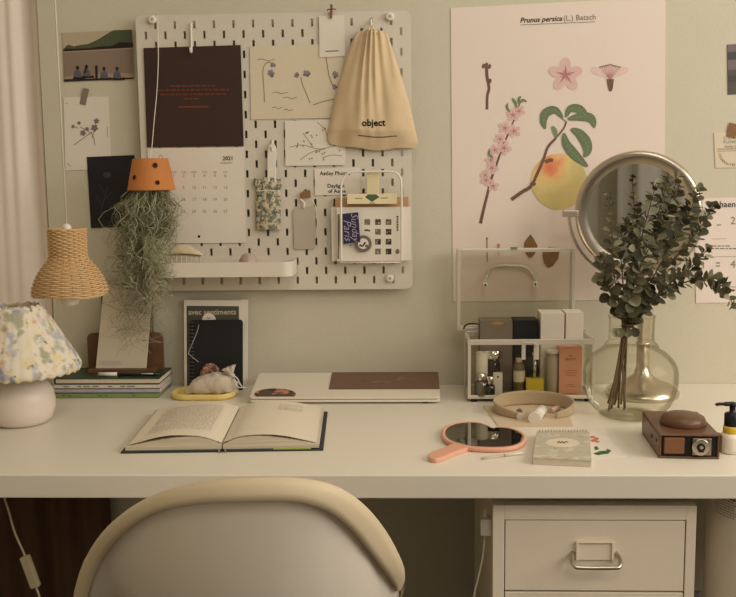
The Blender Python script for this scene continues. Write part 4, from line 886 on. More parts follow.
# soap oval behind pouch
oc = W(210, 372, -.078); m = MB(); m.ball((oc.x, -.0745, DESK+.006+.0285), .021, sq=(1.08, .40, 1.35)); single(m, 'oval_soap', blotch_mat('marbled_soap', (150, 108, 92), [((92, 62, 54), 90, .5, 3), ((186, 146, 126), 110, .58, 8)], .5), 'marbled pinkish brown oval behind the organza pouch', 'soap')
po = thing('organza_pouch', 'white translucent organza pouch tied shut in the yellow dish', 'pouch', (W(211, 395, -.10).x, -.105, DESK+.0062))
org_m = mat('organza', (214, 200, 180), .7, var=.04, bump=.4, bscale=120, sheen=.4)
om_nt = org_m.node_tree; om_nt.nodes['Principled BSDF'].inputs['Alpha'].default_value = .86
pxl, pxr = W(187.5, 392, -.105).x, W(238, 392, -.105).x
def pouch(u, v):
    a = 2*PI*v; x = lerp(pxl, pxr, u); hh = ip([(0, .010), (.1, .022), (.35, .030), (.6, .033), (.8, .026), (.93, .014), (1, .009)], u); dep = ip([(0, .016), (.2, .024), (.7, .024), (1, .01)], u)
    zc = .0065+hh*.55; c, s = math.cos(a), math.sin(a)
    sg = lambda q: math.copysign(abs(q)**.7, q)
    nz = .0022*noise.noise(Vector((u*9, c*2.2, s*2.2)))
    return Vector((x, -.105+(dep+nz)*sg(c), DESK+zc+(hh*.55+nz*1.6)*sg(s)+(.010*u if s > 0 else 0)))
m = MB(); m.grid(pouch, 40, 28); m.add([pouch(0, q/28) for q in range(28)], [list(range(28))]); build(m, 'body', org_m, po)
m = MB(); nk = W(231.5, 371.5, -.107)
def frill(u, v):
    a = 2*PI*u; r = lerp(.004, .013, v)*(1+.25*math.cos(7*a)*v); ax = Vector((-.35, 0, .94)).normalized(); e1 = Vector((.94, 0, .35)); e2 = Vector((0, 1, 0))
    return nk+Vector((0, 0, -.006))+ax*(.016*v)+e1*r*math.cos(a)+e2*r*math.sin(a)
m.grid(frill, 42, 6, wrap=True)
def neck(u, v):
    a = 2*PI*u; c1 = Vector((lerp(pxl, pxr, .72), -.105, DESK+.036)); r = lerp(.020, .004, v**.7)
    c = lerp(c1, nk+Vector((0, 0, -.006)), v); return c+Vector((r*math.cos(a), r*.8*math.sin(a), r*.5*math.sin(a+.5)))
m.grid(neck, 24, 8, wrap=True); build(m, 'gathered_neck', org_m, po)
m = MB(); m.tube(smooth_path([nk+Vector((.003, -.004, -.006)), W(237, 378, -.115), W(240, 384, -.118), W(243.5, 388, -.112)], 5), .0013, 6); m.tube(smooth_path([nk+Vector((.003, -.004, -.006)), W(235, 380, -.12), W(238, 387, -.122), W(247.5, 387.5, -.10)], 5), .0011, 6); m.tube([nk+Vector((.0055*math.cos(t), .0055*math.sin(t), -.006)) for t in [2*PI*q/16 for q in range(16)]], .0013, 6, closed=True); build(m, 'ribbon', STRAPW, po)

# ================================================================== LAPTOP
lf0, lf1 = D(249.5, 403.8), D(440.5, 404.3); lyf = (lf0.y+lf1.y)/2; lap = mat('laptop_white', (226, 216, 198), .4, var=.01)
lt = thing('laptop', 'closed white laptop with a brown sheet on its lid below the pegboard', 'laptop', ((lf0.x+lf1.x)/2, (lyf-.045)/2, DESK))
lyb = -.040; hb = .024; hf = .0035
lx0, lx1 = lf0.x, lf1.x
def lp_(x, y, h):
    f = (y-lyf)/(lyb-lyf); return Vector((x, y, DESK+hf+h+f*(hb-hf)))
lb = W(266, 374.5, lyb); xb0 = lx0+.004; xb1 = lx1
def slab(mb, h0, h1, ins=0, mi=0):
    q = rrect(lx0+ins, lx1-ins, lyf+ins, lyb-ins, .008, 4); n = len(q); mb.add([lp_(x, y, h0) for x, y in q]+[lp_(x, y, h1) for x, y in q], [[k_ for k_ in reversed(range(n))], [n+k_ for k_ in range(n)]]+[(k_, (k_+1) % n, n+(k_+1) % n, n+k_) for k_ in range(n)], mi)
m = MB(); slab(m, 0, .0048); build(m, 'base', lap, lt, bevel=.0008)
m = MB(); slab(m, .0048, .0062, .0025); build(m, 'hinge_gap', BLACK, lt)
m = MB(); slab(m, .0062, .0105); z_ = .0108
ov = [D(275+21*math.cos(t), 394.2+3.5*math.sin(t), .0165) for t in [2*PI*q/32 for q in range(32)]]
m.add([lp_(p.x, max(lyf+.003, p.y), z_) for p in ov], [list(range(32))], 1)
build(m, 'lid', [lap, blotch_mat('marbled_sticker', (92, 78, 64), [((196, 128, 108), 38, .5, 2), ((52, 46, 40), 60, .6, 5)], .5)], lt, bevel=.0008)
for x in (lx0+.03, lx1-.03):
    for y, hh in ((lyf+.012, hf), (lyb-.012, hb-.002)):
        m = MB(); m.tube([(x, y, DESK), (x, y, DESK+hh+.001)], .006, 12); build(m, 'foot', BLACK, lt)
m = MB(); q = [D(328.5, 391.2, .018), D(440, 391.2, .018), D(440, 373.5, .036), D(333.5, 373.5, .036)]
q = [Vector((lx0+(q[0].x-lx0), lyf+.040, 0)), Vector((lx1, lyf+.040, 0)), Vector((lx1, lyb-.001, 0)), Vector((q[3].x-.004, lyb-.001, 0))]
f0 = [lp_(p.x, p.y, .0107) for p in q]; f1 = [lp_(p.x, p.y, .0117) for p in q]; m.hexa(f0, f1)
pi_ = lambda u, v: lerp(lerp(f1[0], f1[1], u), lerp(f1[3], f1[2], u), v)+Vector((0, 0, .0003))
for P in ([(.28, .4), (.36, .35), (.45, .42), (.55, .38)], [(.3, .55), (.36, .42), (.4, .3)], [(.62, .62), (.7, .75), (.78, .68)], [(.6, .5), (.7, .6), (.8, .55)]):
    S_ = sp2(P, 5)
    m.tube([pi_(u, v) for u, v in S_], .0011, 4, 1)
single(m, 'brown_folder', [mat('brown_card', (116, 88, 70), .55, var=.04), mat('folder_mark', (146, 120, 104), .6)], 'brown sheet with faint marks lying on the white laptop lid', 'folder')

# ================================================================== OPEN BOOK
gx = -.2155; hwid = .161; fy, byk = -.503, -.258
ob = thing('open_book', 'open hardback book with navy covers lying on the desk', 'book', (gx, -.38, DESK))
navyc = mat('navy_cloth', (44, 50, 62), .6, var=.06); 
m = MB(); m.box((gx-hwid-.004, fy-.004, DESK), (gx-.006, byk+.004, DESK+.0028)); m.box((gx+.006, fy-.004, DESK), (gx+hwid+.004, byk+.004, DESK+.0028)); m.box((gx-.008, fy-.004, DESK), (gx+.008, byk+.004, DESK+.0018)); build(m, 'cover', navyc, ob, bevel=.0008)
m = MB(); m.box((gx-hwid, fy-.002, DESK+.0028), (gx-.008, byk+.002, DESK+.0040)); m.box((gx+.008, fy-.002, DESK+.0028), (gx+hwid*.52, byk+.002, DESK+.0040)); m.box((gx+hwid*.52, fy-.0025, DESK+.0028), (gx+hwid*.9, byk+.002, DESK+.0042), 1); build(m, 'endpaper', [mat('green_paper', (70, 86, 62), .7), mat('lime_paper', (168, 182, 62), .7)], ob)
HT = [(0, .010), (.05, .0155), (.12, .0215), (.22, .0255), (.35, .0265), (.5, .0245), (.7, .0195), (.85, .0145), (.95, .011), (1, .0095)]
def hsm(s): return (ip(HT, max(0, s-.04))+2*ip(HT, s)+ip(HT, min(1, s+.04)))/4
pgs = mat('book_page', (228, 216, 194), .9, var=.02, spec=.1)
pgl = bpy.data.materials.new('page_block'); pgl.use_nodes = True; nt = pgl.node_tree; b = nt.nodes['Principled BSDF']; b.inputs['Roughness'].default_value = .9
tc = nt.nodes.new('ShaderNodeTexCoord'); wv = nt.nodes.new('ShaderNodeTexNoise'); mp = nt.nodes.new('ShaderNodeMapping'); mp.inputs['Scale'].default_value = (6, 6, 1500); nt.links.new(tc.outputs['Object'], mp.inputs[0]); nt.links.new(mp.outputs[0], wv.inputs['Vector']); wv.inputs['Scale'].default_value = 1
cr = nt.nodes.new('ShaderNodeValToRGB'); cr.color_ramp.elements[0].position = .3; cr.color_ramp.elements[0].color = (*lin((178, 166, 142)), 1); cr.color_ramp.elements[1].position = .7; cr.color_ramp.elements[1].color = (*lin((222, 210, 188)), 1); nt.links.new(wv.outputs['Fac'], cr.inputs[0]); nt.links.new(cr.outputs[0], b.inputs['Base Color'])
for sd, nm in ((-1, 'left'), (1, 'right')):
    base = DESK+.0042
    def blk_pt(s, y, f): return Vector((gx+sd*(s*(hwid-.004)+.001), y, lerp(base, DESK+.0025+hsm(s)*.86, f)))
    m = MB(); N = 40
    V = [blk_pt(i/N, y, f) for f in (0, 1) for y in (fy, byk) for i in range(N+1)]; n = N+1
    Fc = [(2*n+i, 2*n+i+1, 3*n+i+1, 3*n+i) for i in range(N)]+[(i, i+1, 2*n+i+1, 2*n+i) for i in range(N)]+[(n+i+1, n+i, 3*n+i, 3*n+i+1) for i in range(N)]+[(N, n+N, 3*n+N, 2*n+N), (i and 0 or 0, 2*n, 3*n, n)]+[(i+1, i, n+i, n+i+1) for i in range(N)]
    m.add(V, Fc, 0, False); build(m, 'page_block', pgl, ob)
    # top leaf, slightly lifted over the block
    def pagep(s, v):
        lift = .0012+(.0042 if sd < 0 else .003)*math.exp(-((s-.62)/.26)**2)*(1-.55*v); s2 = s*(.965 if sd < 0 else .97)
        return Vector((gx+sd*(s2*(hwid-.004)+.001), lerp(fy+.001, byk-.001, v), DESK+.0025+hsm(s2)*.86+lift+(.0012 if s < .05 else 0)))
    m = MB(); m.grid(lambda u, v: pagep(u, v), 44, 8); 
    rt_ = random.Random(8+sd)
    nl = 21 if sd < 0 else 5
    for L_ in range(nl):
        v = .88-L_*.035 if sd < 0 else .86-L_*.035
        s = .16 if sd < 0 else .5
        end = (.86 if sd < 0 else .78)-(rt_.uniform(0, .3) if rt_.random() < .25 else 0)
        while s < end:
            w = rt_.uniform(.02, .07); w = min(w, end-s+.005)
            if sd < 0: sa, sb2 = s, s+w
            else: sa, sb2 = s, s+w
            q = [pagep(sa, v), pagep(sb2, v), pagep(sb2, v+.011), pagep(sa, v+.011)]; q = [p+Vector((0, 0, .0003)) for p in q]
            m.add(q, [(0, 1, 2, 3)], 1); s += w+.012
    build(m, 'page', [pgs, mat('text_grey', (186, 174, 154), .9)], ob, solid=0)
m = MB(); m.tube(smooth_path([(gx-.004, fy-.0045, DESK+.005), (gx-.005, fy-.007, DESK+.002), (gx-.002, fy-.009, DESK+.001)], 4), .0012, 6); m.tube(smooth_path([(gx+.005, fy-.0045, DESK+.005), (gx+.006, fy-.007, DESK+.002), (gx+.008, fy-.009, DESK+.001)], 4), .0012, 6); ob.rotation_euler = (0, 0, .05); build(m, 'headband', mat('grey_thread', (140, 140, 136), .8), ob)

# ================================================================== ACRYLIC CASE
ky0, ky1 = -.165, -.058; kx0, kx1 = W(467.7, 395, ky0).x, W(594.5, 395, ky0).x; kzb = DESK+.007; kzt = W(530, 339.5, ky0).z
kc = thing('cosmetics_case', 'clear acrylic cosmetics case with aluminium frame and raised lid', 'case', ((kx0+kx1)/2, -.11, DESK))
e = .0062
m = MB()
for x in (kx0, kx1-e):
    for y in (ky0, ky1-e): m.box((x, y, kzb), (x+e, y+e, kzt))
for z_ in (kzb, kzt-.0105):
    hh = .0105 if z_ > kzb else .007
    for y in (ky0-.0003, ky1-e): m.box((kx0-.0003, y, z_), (kx1+.0003, y+e, z_+hh))
    for x in (kx0-.0003, kx1-e): m.box((x, ky0, z_), (x+e, ky1, z_+hh))
build(m, 'frame', ALU, kc, bevel=.0008)
m = MB(); m.box((kx0+e, ky0+.002, kzb+.007), (kx1-e, ky0+.0035, kzt-.0105)); m.box((kx0+.002, ky0+e, kzb+.007), (kx0+.0035, ky1-e, kzt-.0105)); m.box((kx1-.0035, ky0+e, kzb+.007), (kx1-.002, ky1-e, kzt-.0105)); m.box((kx0+e, ky1-.0035, kzb+.007), (kx1-e, ky1-.002, kzt-.0105)); build(m, 'clear_panel', ACRYL, kc)
m = MB(); m.box((kx0+.001, ky0+.001, kzb+.0005), (kx1-.001, ky1-.001, kzb+.0035)); build(m, 'floor_panel', mat('silver_base', (176, 168, 154), .5, .3), kc)
for x in (kx0+.012, kx1-.012):
    for y in (ky0+.01, ky1-.01): m = MB(); m.lathe([(.006, DESK-kzb), (.0065, .001)], (x, y, kzb), 12); build(m, 'foot', BLACK, kc)
# raised lid
l0, l1 = W(456.8, 260, -.045).x, W(574.2, 260, -.045).x; lz0 = kzt+.001; lz1 = W(515, 248.5, -.045).z; LYf, LYb = -.058, -.030
m = MB(); e2 = .0064
for x in (l0, l1-e2):
    for y in (LYf, LYb-e2): m.box((x, y, lz0), (x+e2, y+e2, lz1))
for z_ in (lz0, lz1-e2):
    for y in (LYf, LYb-e2): m.box((l0+e2, y, z_), (l1-e2, y+e2, z_+e2))
    for x in (l0, l1-e2): m.box((x, LYf+e2, z_), (x+e2, LYb-e2, z_+e2))
lid = build(m, 'lid', ALU, kc, bevel=.0007)
m = MB(); m.box((l0+e2, LYb-.003, lz0+e2), (l1-e2, LYb-.0015, lz1-e2)); m.box((l0+e2, LYf+.001, lz1-.003), (l1-e2, LYb-e2, lz1-.0015)); m.box((l0+.001, LYf+e2, lz0+e2), (l0+.0025, LYb-e2, lz1-e2)); m.box((l1-.0025, LYf+e2, lz0+e2), (l1-.001, LYb-e2, lz1-e2)); build(m, 'lid_panel', ACRYL, lid)
m = MB(); hY = -.022; pts = [W(485.5, 284, -.030), W(486.5, 277, -.012), W(491, 268.5, -.011), W(501, 265.5, -.011), W(512, 265.8, -.011), (W(524, 267, -.011)), W(531.5, 273, -.011), W(534.5, 279, -.012), W(535, 284, -.030)]
m.tube(smooth_path(pts, 5), [.0030]*13+[.0042]*16+[.0030]*12, 10)
for x, y in ((485.3, 285), (535.2, 284.2)): c = W(x, y, -.033); m.box((c.x-.005, -.0345, c.z-.005), (c.x+.005, -.026, c.z+.005)); m.tube([c+Vector((0, -.0015, 0)), c+Vector((0, -.003, 0))], .0022, 10, 1)
build(m, 'carry_handle', [ALU, BLACK], lid, 'brushed steel carry handle', bevel=.0005)
m = MB(); c = W(524, 349, ky0)
for x in (524, 537.5): 
    c = W(x, 351, ky0-.003); m.box((c.x-.0045 if x < 530 else c.x-.007, ky0-.0035, c.z-.017), (c.x+.003, ky0-.0004, c.z+.018)); m.tube([(c.x-.002, ky0-.006, c.z+.006), (c.x-.002, ky0-.0035, c.z+.006)], .002, 8)
m.tube([W(524, 346, ky0-.006), W(524.5, 342.5, ky0-.007), W(535, 343, ky0-.007), W(537, 347, ky0-.006)], .0012, 6); build(m, 'latch', ALU, kc, bevel=.0004)
c = W(514.5, 247.5, LYf); m = MB(); m.box((c.x-.008, LYf-.002, lz1), (c.x+.006, LYf+.004, lz1+.004)); build(m, 'lid_catch', STEEL, lid)
m = MB(); m.tube(smooth_path([W(463.5, 329, -.075), W(466, 325, -.08), W(472, 323.5, -.085), W(479, 325, -.09), W(481, 332, -.095), W(479, 340, -.1)], 5), .0016, 6); build(m, 'hinge_stay', BLACK, kc, 'black looped strap')
# contents, all standing on the case floor
kf = kzb+.0036
def carton(name, pxa, pxb, ytop, yf, yb, mats, label, cat, group=None, deco=None):
    a = W(pxa, ytop, yf); b = W(pxb, ytop, yf); m = MB(); m.box((a.x, yf, kf), (b.x, yb, a.z))
    if deco: deco(m, a, b)
    return single(m, name, mats, label, cat, group, bevel=.0006)
gold = mat('gold_foil', (190, 150, 84), .4, .5)
def d1(m, a, b):
    c = Vector(((a.x+b.x)/2+.003, 0, a.z-.0055)); m.add([(c.x+.012*math.cos(t), -.1102, c.z+.0032*math.sin(t)) for t in [2*PI*q/20 for q in range(20)]], [list(range(20))], 1)
carton('gift_box', 480, 512.6, 320.5, -.110, -.066, [mat('grey_carton', (122, 110, 94), .55), gold], 'grey box with a gold oval standing in the clear case', 'box', None, d1)
carton('black_carton', 513.2, 538, 320, -.110, -.066, mat('black_carton_card', (26, 25, 25), .5), 'black box standing beside the grey box in the clear case', 'box')
carton('white_carton', 541, 564.6, 313.5, -.122, -.066, PAPER, 'white box next to the black box in the clear case', 'box', 'white boxes in the clear case')
carton('white_carton', 566, 583.5, 313, -.122, -.066, PAPER, 'narrower white box at the right end inside the clear case', 'box', 'white boxes in the clear case')
def d2(m, a, b):
    cx = (a.x+b.x)/2; at = lambda y: W(570, y, -.1555).z
    m.text('the', (cx, -.1533, at(356)), .006, mi=1, bold=.02); m.text('BODY', (cx, -.1533, at(359.5)), .0075, mi=1, bold=.02)
    for y, w in ((371, .012), (373.2, .0125), (375.4, .010), (385, .008), (386.8, .013), (394, .011)): m.box((cx-w, -.1532, at(y)-.0004), (cx+w, -.1529, at(y)+.0004), 1)
carton('peach_carton', 559.5, 582.5, 347, -.153, -.126, [mat('peach_card', (222, 160, 132), .6), mat('peach_ink', (150, 86, 62), .7)], 'peach orange box with printed text at the front of the clear case', 'box', None, d2)
def bottle(name, px, wpx, ytop, ycap, yc, mats, label, cat='bottle', neck=.5, rect=False, parts=True):
    c = W(px, ytop, yc); k_ = (c-CAM).length/F; r = wpx*k_/2; H = c.z-kf; hc = W(px, ycap, yc).z-kf; base = (c.x, yc, kf)
    t = thing(name, label, cat, base)
    m = MB(); m.lathe([(r*.9, 0), (r, .0015), (r, hc*.86), (r*.8, hc*.95), (r*neck, hc)], base, 24 if not rect else 4)
    if rect: m.xf(Matrix.Translation(base) @ Matrix.Rotation(PI/4, 4, 'Z') @ Matrix.Translation(-Vector(base)))
    build(m, 'body', mats[0], t); m = MB(); m.lathe([(r*neck*1.1, hc), (r*neck*1.15, hc+.001), (r*neck*1.15, H-.001), (r*neck, H)], base, 20); build(m, 'cap', mats[1], t); return t
SM = glass_mat('smoke_glass', (200, 196, 184), (120, 116, 104), .25)
bottle('cosmetic_tube', 482, 12, 352, 374, -.140, (STRAPW, STRAPW), 'white cosmetic tube at the left end inside the clear case', 'tube', .85)
bottle('perfume_bottle', 492.5, 15, 349.5, 358, -.125, (SM, CHROME), 'smoky bottle with a chrome cap in the clear case', neck=.95)
bottle('glass_vial', 481, 13, 373, 380, -.154, (SM, CHROME), 'short clear vial at the front left corner of the clear case', neck=.6)
bottle('glass_vial', 490, 10, 376, 384, -.154, (SM, CHROME), 'thin clear vial beside the short vial in the clear case', neck=.6)
m = MB(); a = W(493.5, 373, -.147); b = W(502.5, 373, -.147); m.box((a.x, -.147, kf), (b.x, -.137, a.z)); c = Vector(((a.x+b.x)/2, -.1473, a.z-.008)); m.add([(c.x+.002*math.cos(t), c.y, c.z+.002*math.sin(t)) for t in [2*PI*q/12 for q in range(12)]], [list(range(12))], 1); single(m, 'small_carton', [PAPER, INK], 'tiny white box with a dark dot low in the clear case', 'box', bevel=.0005)
amb = glass_mat('amber_glass', (206, 176, 110), (120, 96, 50), .25)
bt = bottle('amber_bottle', 519, 11, 358, 362, -.140, (mat('olive_bottle', (112, 100, 64), .35), mat('cream_cap', (204, 188, 150), .5)), 'olive amber bottle with label in the clear case')
c = W(519, 375, -.140); m = MB(); rr_ = 5.6*(c-CAM).length/F+.0002; m.lathe([(rr_, W(519, 381, -.14).z-c.z), (rr_, W(519, 370, -.14).z-c.z)], (c.x, -.14, c.z), 24, caps=False); build(m, 'label', CREAM, bt)
# yellow bottle
c = W(534.5, 388, -.148); k_ = (c-CAM).length/F; yb_ = thing('nail_bottle', 'square clear bottle half filled with yellow liquid in the clear case', 'bottle', (c.x, -.146, kf))
w_ = 9*k_; zy = W(534, 379, -.155).z; zt_ = W(534, 357, -.155).z
m = MB(); m.box((c.x-w_+.0012, -.1545, kf+.001), (c.x+w_-.0012, -.139, zy)); build(m, 'liquid', mat('yellow_liquid', (226, 200, 70), .3), yb_)
m = MB(); m.box((c.x-w_, -.1555, kf), (c.x+w_, -.138, zt_)); build(m, 'glass', CLEAR, yb_, bevel=.001)
m = MB(); m.tube([(c.x, -.147, zy+.001), (c.x, -.147, zt_)], .003, 10); m.tube([(c.x, -.147, zt_), (c.x, -.147, zt_+.008)], .006, 14); build(m, 'cap', CHROME, yb_)
tb_ = bottle('printed_tube', 552.5, 13, 350, 353, -.138, (mat('grey_tube', (176, 166, 150), .5), STRAPW), 'pale grey tube with vertical text beside the peach box', 'tube', .9)
m = MB(); c = W(552.5, 366, -.1475); 
m.text('SERUM', (c.x, -.1452, c.z), .008, (0, 0, 1), (-1, 0, 0), bold=.01); build(m, 'lettering', INKG, tb_)

# ================================================================== CLOTH, HEADBAND, TUBES
cl = [D(483, 406.5), D(499, 427.5), D(573, 427), D(566, 405)]; 
m = MB(); m.hexa(cl, [p+Vector((0, 0, .0015)) for p in cl]); single(m, 'square_cloth', mat('beige_felt', (206, 186, 156), .9, var=.04, bump=.3, bscale=300), 'beige square cloth lying under the fabric headband', 'cloth')
hc_ = D(533.5, 412, .0015); hb_ = mat('beige_fabric', (180, 158, 126), .8, var=.04, bump=.2, bscale=500, sheen=.2)
k_ = (hc_-CAM).length/F; hw = W(534, 397, hc_.y)
def hband(u, v):
    a = math.radians(lerp(-62, 242, u)); rx = 37*k_; ry = .058; wv_ = ip([(0, .012), (.12, .019), (.35, .026), (.5, .028), (.65, .026), (.88, .019), (1, .012)], u)
    return Vector((hc_.x+rx*math.cos(a)*(1+.05*v), hc_.y+ry*math.sin(a), DESK+.0019+wv_*v))
m = MB(); m.grid(hband, 64, 6); single(m, 'fabric_headband', hb_, 'beige fabric headband standing on edge on the cloth', 'headband', solid=.0028)
tw = thing('cream_tube', 'white tube lying inside the headband with its round cap forward', 'tube', D(538, 416))
a = D(534.5, 418.5, .010); m = MB(); m.tube([a, a+Vector((.004, .012, 0)), ], [.0115, .0115], 24); build(m, 'cap', STRAPW, tw)
m = MB(); b = a+Vector((.004, .0125, 0)); m.tube([b, b+Vector((.018, .05, 0))], [.0098, .0098], 20); build(m, 'body', PAPER, tw)
tw = thing('clear_vial', 'small clear capped vial beside the white tube inside the headband', 'vial', D(521, 416))
a = D(520.5, 417, .007); m = MB(); m.tube([a, a+Vector((0, .008, 0))], .007, 18); build(m, 'cap', mat('pearl_plastic', (206, 196, 176), .25), tw)
m = MB(); m.tube([a+Vector((0, .0082, 0)), a+Vector((.002, .04, 0))], .0058, 16); build(m, 'body', SM, tw)
m = MB(); a = D(557, 411, .006); m.tube([a+Vector((-.012, .0, 0)), a+Vector((.006, .026, .0))], .0055, 14); single(m, 'pink_tube', mat('pink_plastic', (206, 170, 156), .4), 'short pinkish tube behind the white tube inside the headband', 'tube')

# ================================================================== HAND MIRROR
hm = thing('hand_mirror', 'peach heart shaped hand mirror lying face up on the desk', 'hand mirror', D(480, 440))
peach = mat('peach_plastic', (226, 168, 140), .4, var=.02)
hp_ = [(458, 447.5), (446, 443), (441.5, 436.5), (444, 430), (453, 425.8), (466, 424), (478, 424.8), (487, 427.6), (492.5, 430), (500, 429.3), (511, 430.5), (521, 434), (526, 439), (524, 445), (515, 449.2), (500, 451), (482, 450.8), (469, 449.8)]
P2 = sp2(hp_+[hp_[0]], 4)[:-1]
o = [D(x, y-3, .0085) for x, y in P2]; cen = sum(o, Vector())/len(o)
ob_ = [Vector((p.x, p.y, DESK+.0003)) for p in o]; inn = [cen+(p-cen)*.915 for p in o]; n = len(o)
m = MB(); V = [cen+(Vector((p.x, p.y, DESK+.0003))-Vector((cen.x, cen.y, DESK+.0003)))*.97-Vector((0, 0, cen.z-DESK-.0003)) for p in o]+[Vector((p.x, p.y, DESK+.003)) for p in o]+[Vector((p.x, p.y, DESK+.0075)) for p in o]+[cen+(p-cen)*.975 for p in o]+inn+[p-Vector((0, 0, .0008)) for p in inn]
m.add(V, [(r*n+k2, r*n+(k2+1) % n, (r+1)*n+(k2+1) % n, (r+1)*n+k2) for r in range(5) for k2 in range(n)]+[[k2 for k2 in reversed(range(n))], [5*n+k2 for k2 in range(n)]], 0, True); build(m, 'frame', peach, hm)
m = MB(); m.add([p-Vector((0, 0, .0005)) for p in inn], [list(range(n))]); build(m, 'glass', mat('dark_mirror', (150, 150, 146), .03, 1., var=0), hm, 'dark reflecting mirror glass')
m = MB(); q = [D(456, 446.5), D(469, 449), D(440, 462.5), D(431, 462.8), D(427.5, 459.5)]
q = [D(x, y, .0) for x, y in sp2([(455, 447), (461, 448.5), (468.5, 451.5), (455, 456.5), (443, 461.5), (436, 463.3), (429.5, 462), (428.5, 458.8), (434, 455.5), (445, 451)], 3)]
m.prism(q, (0, 0, .0078)); build(m, 'handle', peach, hm, bevel=.0016)
m = MB(); a, b = D(481, 458.5, .0025), D(524, 453, .0025); m.tube([a, lerp(a, b, .55)], .0024, 10); m.tube([lerp(a, b, .55), lerp(a, b, .97), b], [.0019, .0016, .0005], 10, 1)
single(m, 'clear_stylus', [ACRYL, STRAPW], 'slim clear stick lying in front of the heart mirror', 'stylus')

# ================================================================== NOTEPAD, CARD
npad = thing('spiral_notepad', 'small grey spiral notepad with a cream oval label on the desk', 'notepad', D(561, 450))
h_ = .011; tp = [D(533.2, 457.6, h_), D(591.2, 460.3, h_), D(589, 431.5, h_), D(537, 431.5, h_)]; bt_ = [Vector((p.x, p.y, DESK+.0003)) for p in tp]
m = MB(); m.hexa([p for p in bt_], [Vector((p.x, p.y, DESK+h_-.0012)) for p in tp]); build(m, 'pages', PAPERG, npad)
cen = sum(tp, Vector())/4; tq = [cen+(p-cen)*1.012 for p in tp]
m = MB(); m.hexa([p-Vector((0, 0, .0012)) for p in tq], tq); 
bi = lambda u, v, o_=.0003: lerp(lerp(tq[0], tq[1], u), lerp(tq[3], tq[2], u), v)+Vector((0, 0, o_))
m.add([bi(.5+.31*math.cos(t), .56+.17*math.sin(t)) for t in [2*PI*q/32 for q in range(32)]], [list(range(32))], 1)
m.tube([bi(u, v, .0006) for u, v in sp2([(.41, .545), (.44, .6), (.47, .54), (.5, .6), (.53, .54), (.56, .6), (.6, .57)], 4)], .0007, 4, 2)
build(m, 'cover', [blotch_mat('floral_grey', (188, 180, 158), [((204, 196, 174), 60, .52, 3), ((170, 164, 144), 90, .6, 6)], .6, .08), CREAM, INK], npad)
m = MB()
for q in range(17):
    c = bi(.06+.88*q/16, .985, -.003); m.tube([c+Vector((0, .005*math.cos(t), .0062*math.sin(t))) for t in [2*PI*j/12 for j in range(12)]], .0006, 5, closed=True)
build(m, 'spiral', STEEL, npad)
q = [D(590, 459), D(627, 457), D(602, 432), D(575, 432)]; q[0].x = max(q[0].x, tq[1].x+.003); q[3] = Vector((q[2].x-.05, q[2].y, DESK)); q[3].x = tq[2].x+.003
m = MB(); m.hexa([p+Vector((0, 0, .0002)) for p in q], [p+Vector((0, 0, .0009)) for p in q])
dk = lambda pts, mi: m.add([D(x, y, .0012) for x, y in pts], [list(range(len(pts)))], mi)
dk([(593, 453.5), (600, 451), (607, 450.5), (606, 448.5), (611.5, 450.5), (608, 453.8), (603, 454.2), (598, 455.2)], 1); [dk([(cx_+rx_*math.cos(t), cy_+ry_*math.sin(t)) for t in [2*PI*q/14 for q in range(14)]], 2) for cx_, cy_, rx_, ry_ in ((592.5, 437, 3, 1.2), (596.5, 438.6, 2.6, 1.2), (593.5, 440.5, 3.2, 1.3), (597.5, 441.6, 2.2, 1))]; dk([(594, 447), (597, 446), (599, 449.5), (595, 450)], 1)
single(m, 'illustrated_card', [PAPER, mat('green_print', (58, 104, 62), .8), mat('red_print', (206, 122, 104), .8)], 'white card with green leaf and red flower beside the notepad', 'card')

# ================================================================== VASE, EUCALYPTUS
vc = D(629.5, 415); k_ = (vc-CAM).length/F; zof = lambda y: W(631, y, vc.y).z-vc.z
vs = thing('glass_vase', 'round clear glass vase with a wide neck holding eucalyptus', 'vase', vc)
R1 = 44.6*k_; rn = 21.6*k_; zn1 = zof(316); zn0 = zof(343); ze = zof(374)
Hup = (zn0-ze)*1.05; VP = [(.006, .0005), (.03, .0005), (R1*.60, .001)]
VP += [(R1*math.cos(a)**.45, ze-(ze-.001)*math.sin(a)) for a in [math.radians(q) for q in (66, 54, 42, 30, 17, 5)]]
VP += [(R1*math.cos(a), ze+Hup*math.sin(a)) for a in [math.radians(q) for q in (5, 14, 24, 34, 44, 53)]]
VP += [(rn*1.12, zn0-.0005), (rn, zn0+.005), (rn*.985, lerp(zn0, zn1, .5)), (rn, zn1-.001), (rn*1.03, zn1)]
VS = smooth_path([(r, z_, 0) for r, z_ in VP], 3)
m = MB(); m.lathe([(max(.004, p.x), max(.0003, p.y)) for p in VS], vc, 64, caps=False); m.lathe([(max(.003, p.x-.0013), max(.003, p.y)) for p in VS], vc, 64, caps=False)
m.tube([vc+Vector(((rn*1.03-.001)*math.cos(t), (rn*1.03-.001)*math.sin(t), zn1)) for t in [2*PI*q/64 for q in range(64)]], .0013, 6, closed=True); build(m, 'glass', CLEAR, vs)
m = MB(); c = W(619, 414, vc.y-.05); m.lathe([(.001, 0), (R1*.6, 0), (R1*.64, .002), (.001, .003)], vc+Vector((0, 0, .0012)), 48, caps=False); build(m, 'thick_base', CLEAR, vs)
lm = [mat('eucalyptus_leaf', (110, 107, 82), .75, var=.2, scale=40), mat('eucalyptus_leaf_pale', (152, 148, 120), .75, var=.15, scale=40), mat('eucalyptus_leaf_dark', (72, 70, 52), .75, var=.2, scale=40)]
stm = mat('eucalyptus_stem', (104, 84, 58), .7, var=.15)
re = random.Random(17)
ny = vc.y
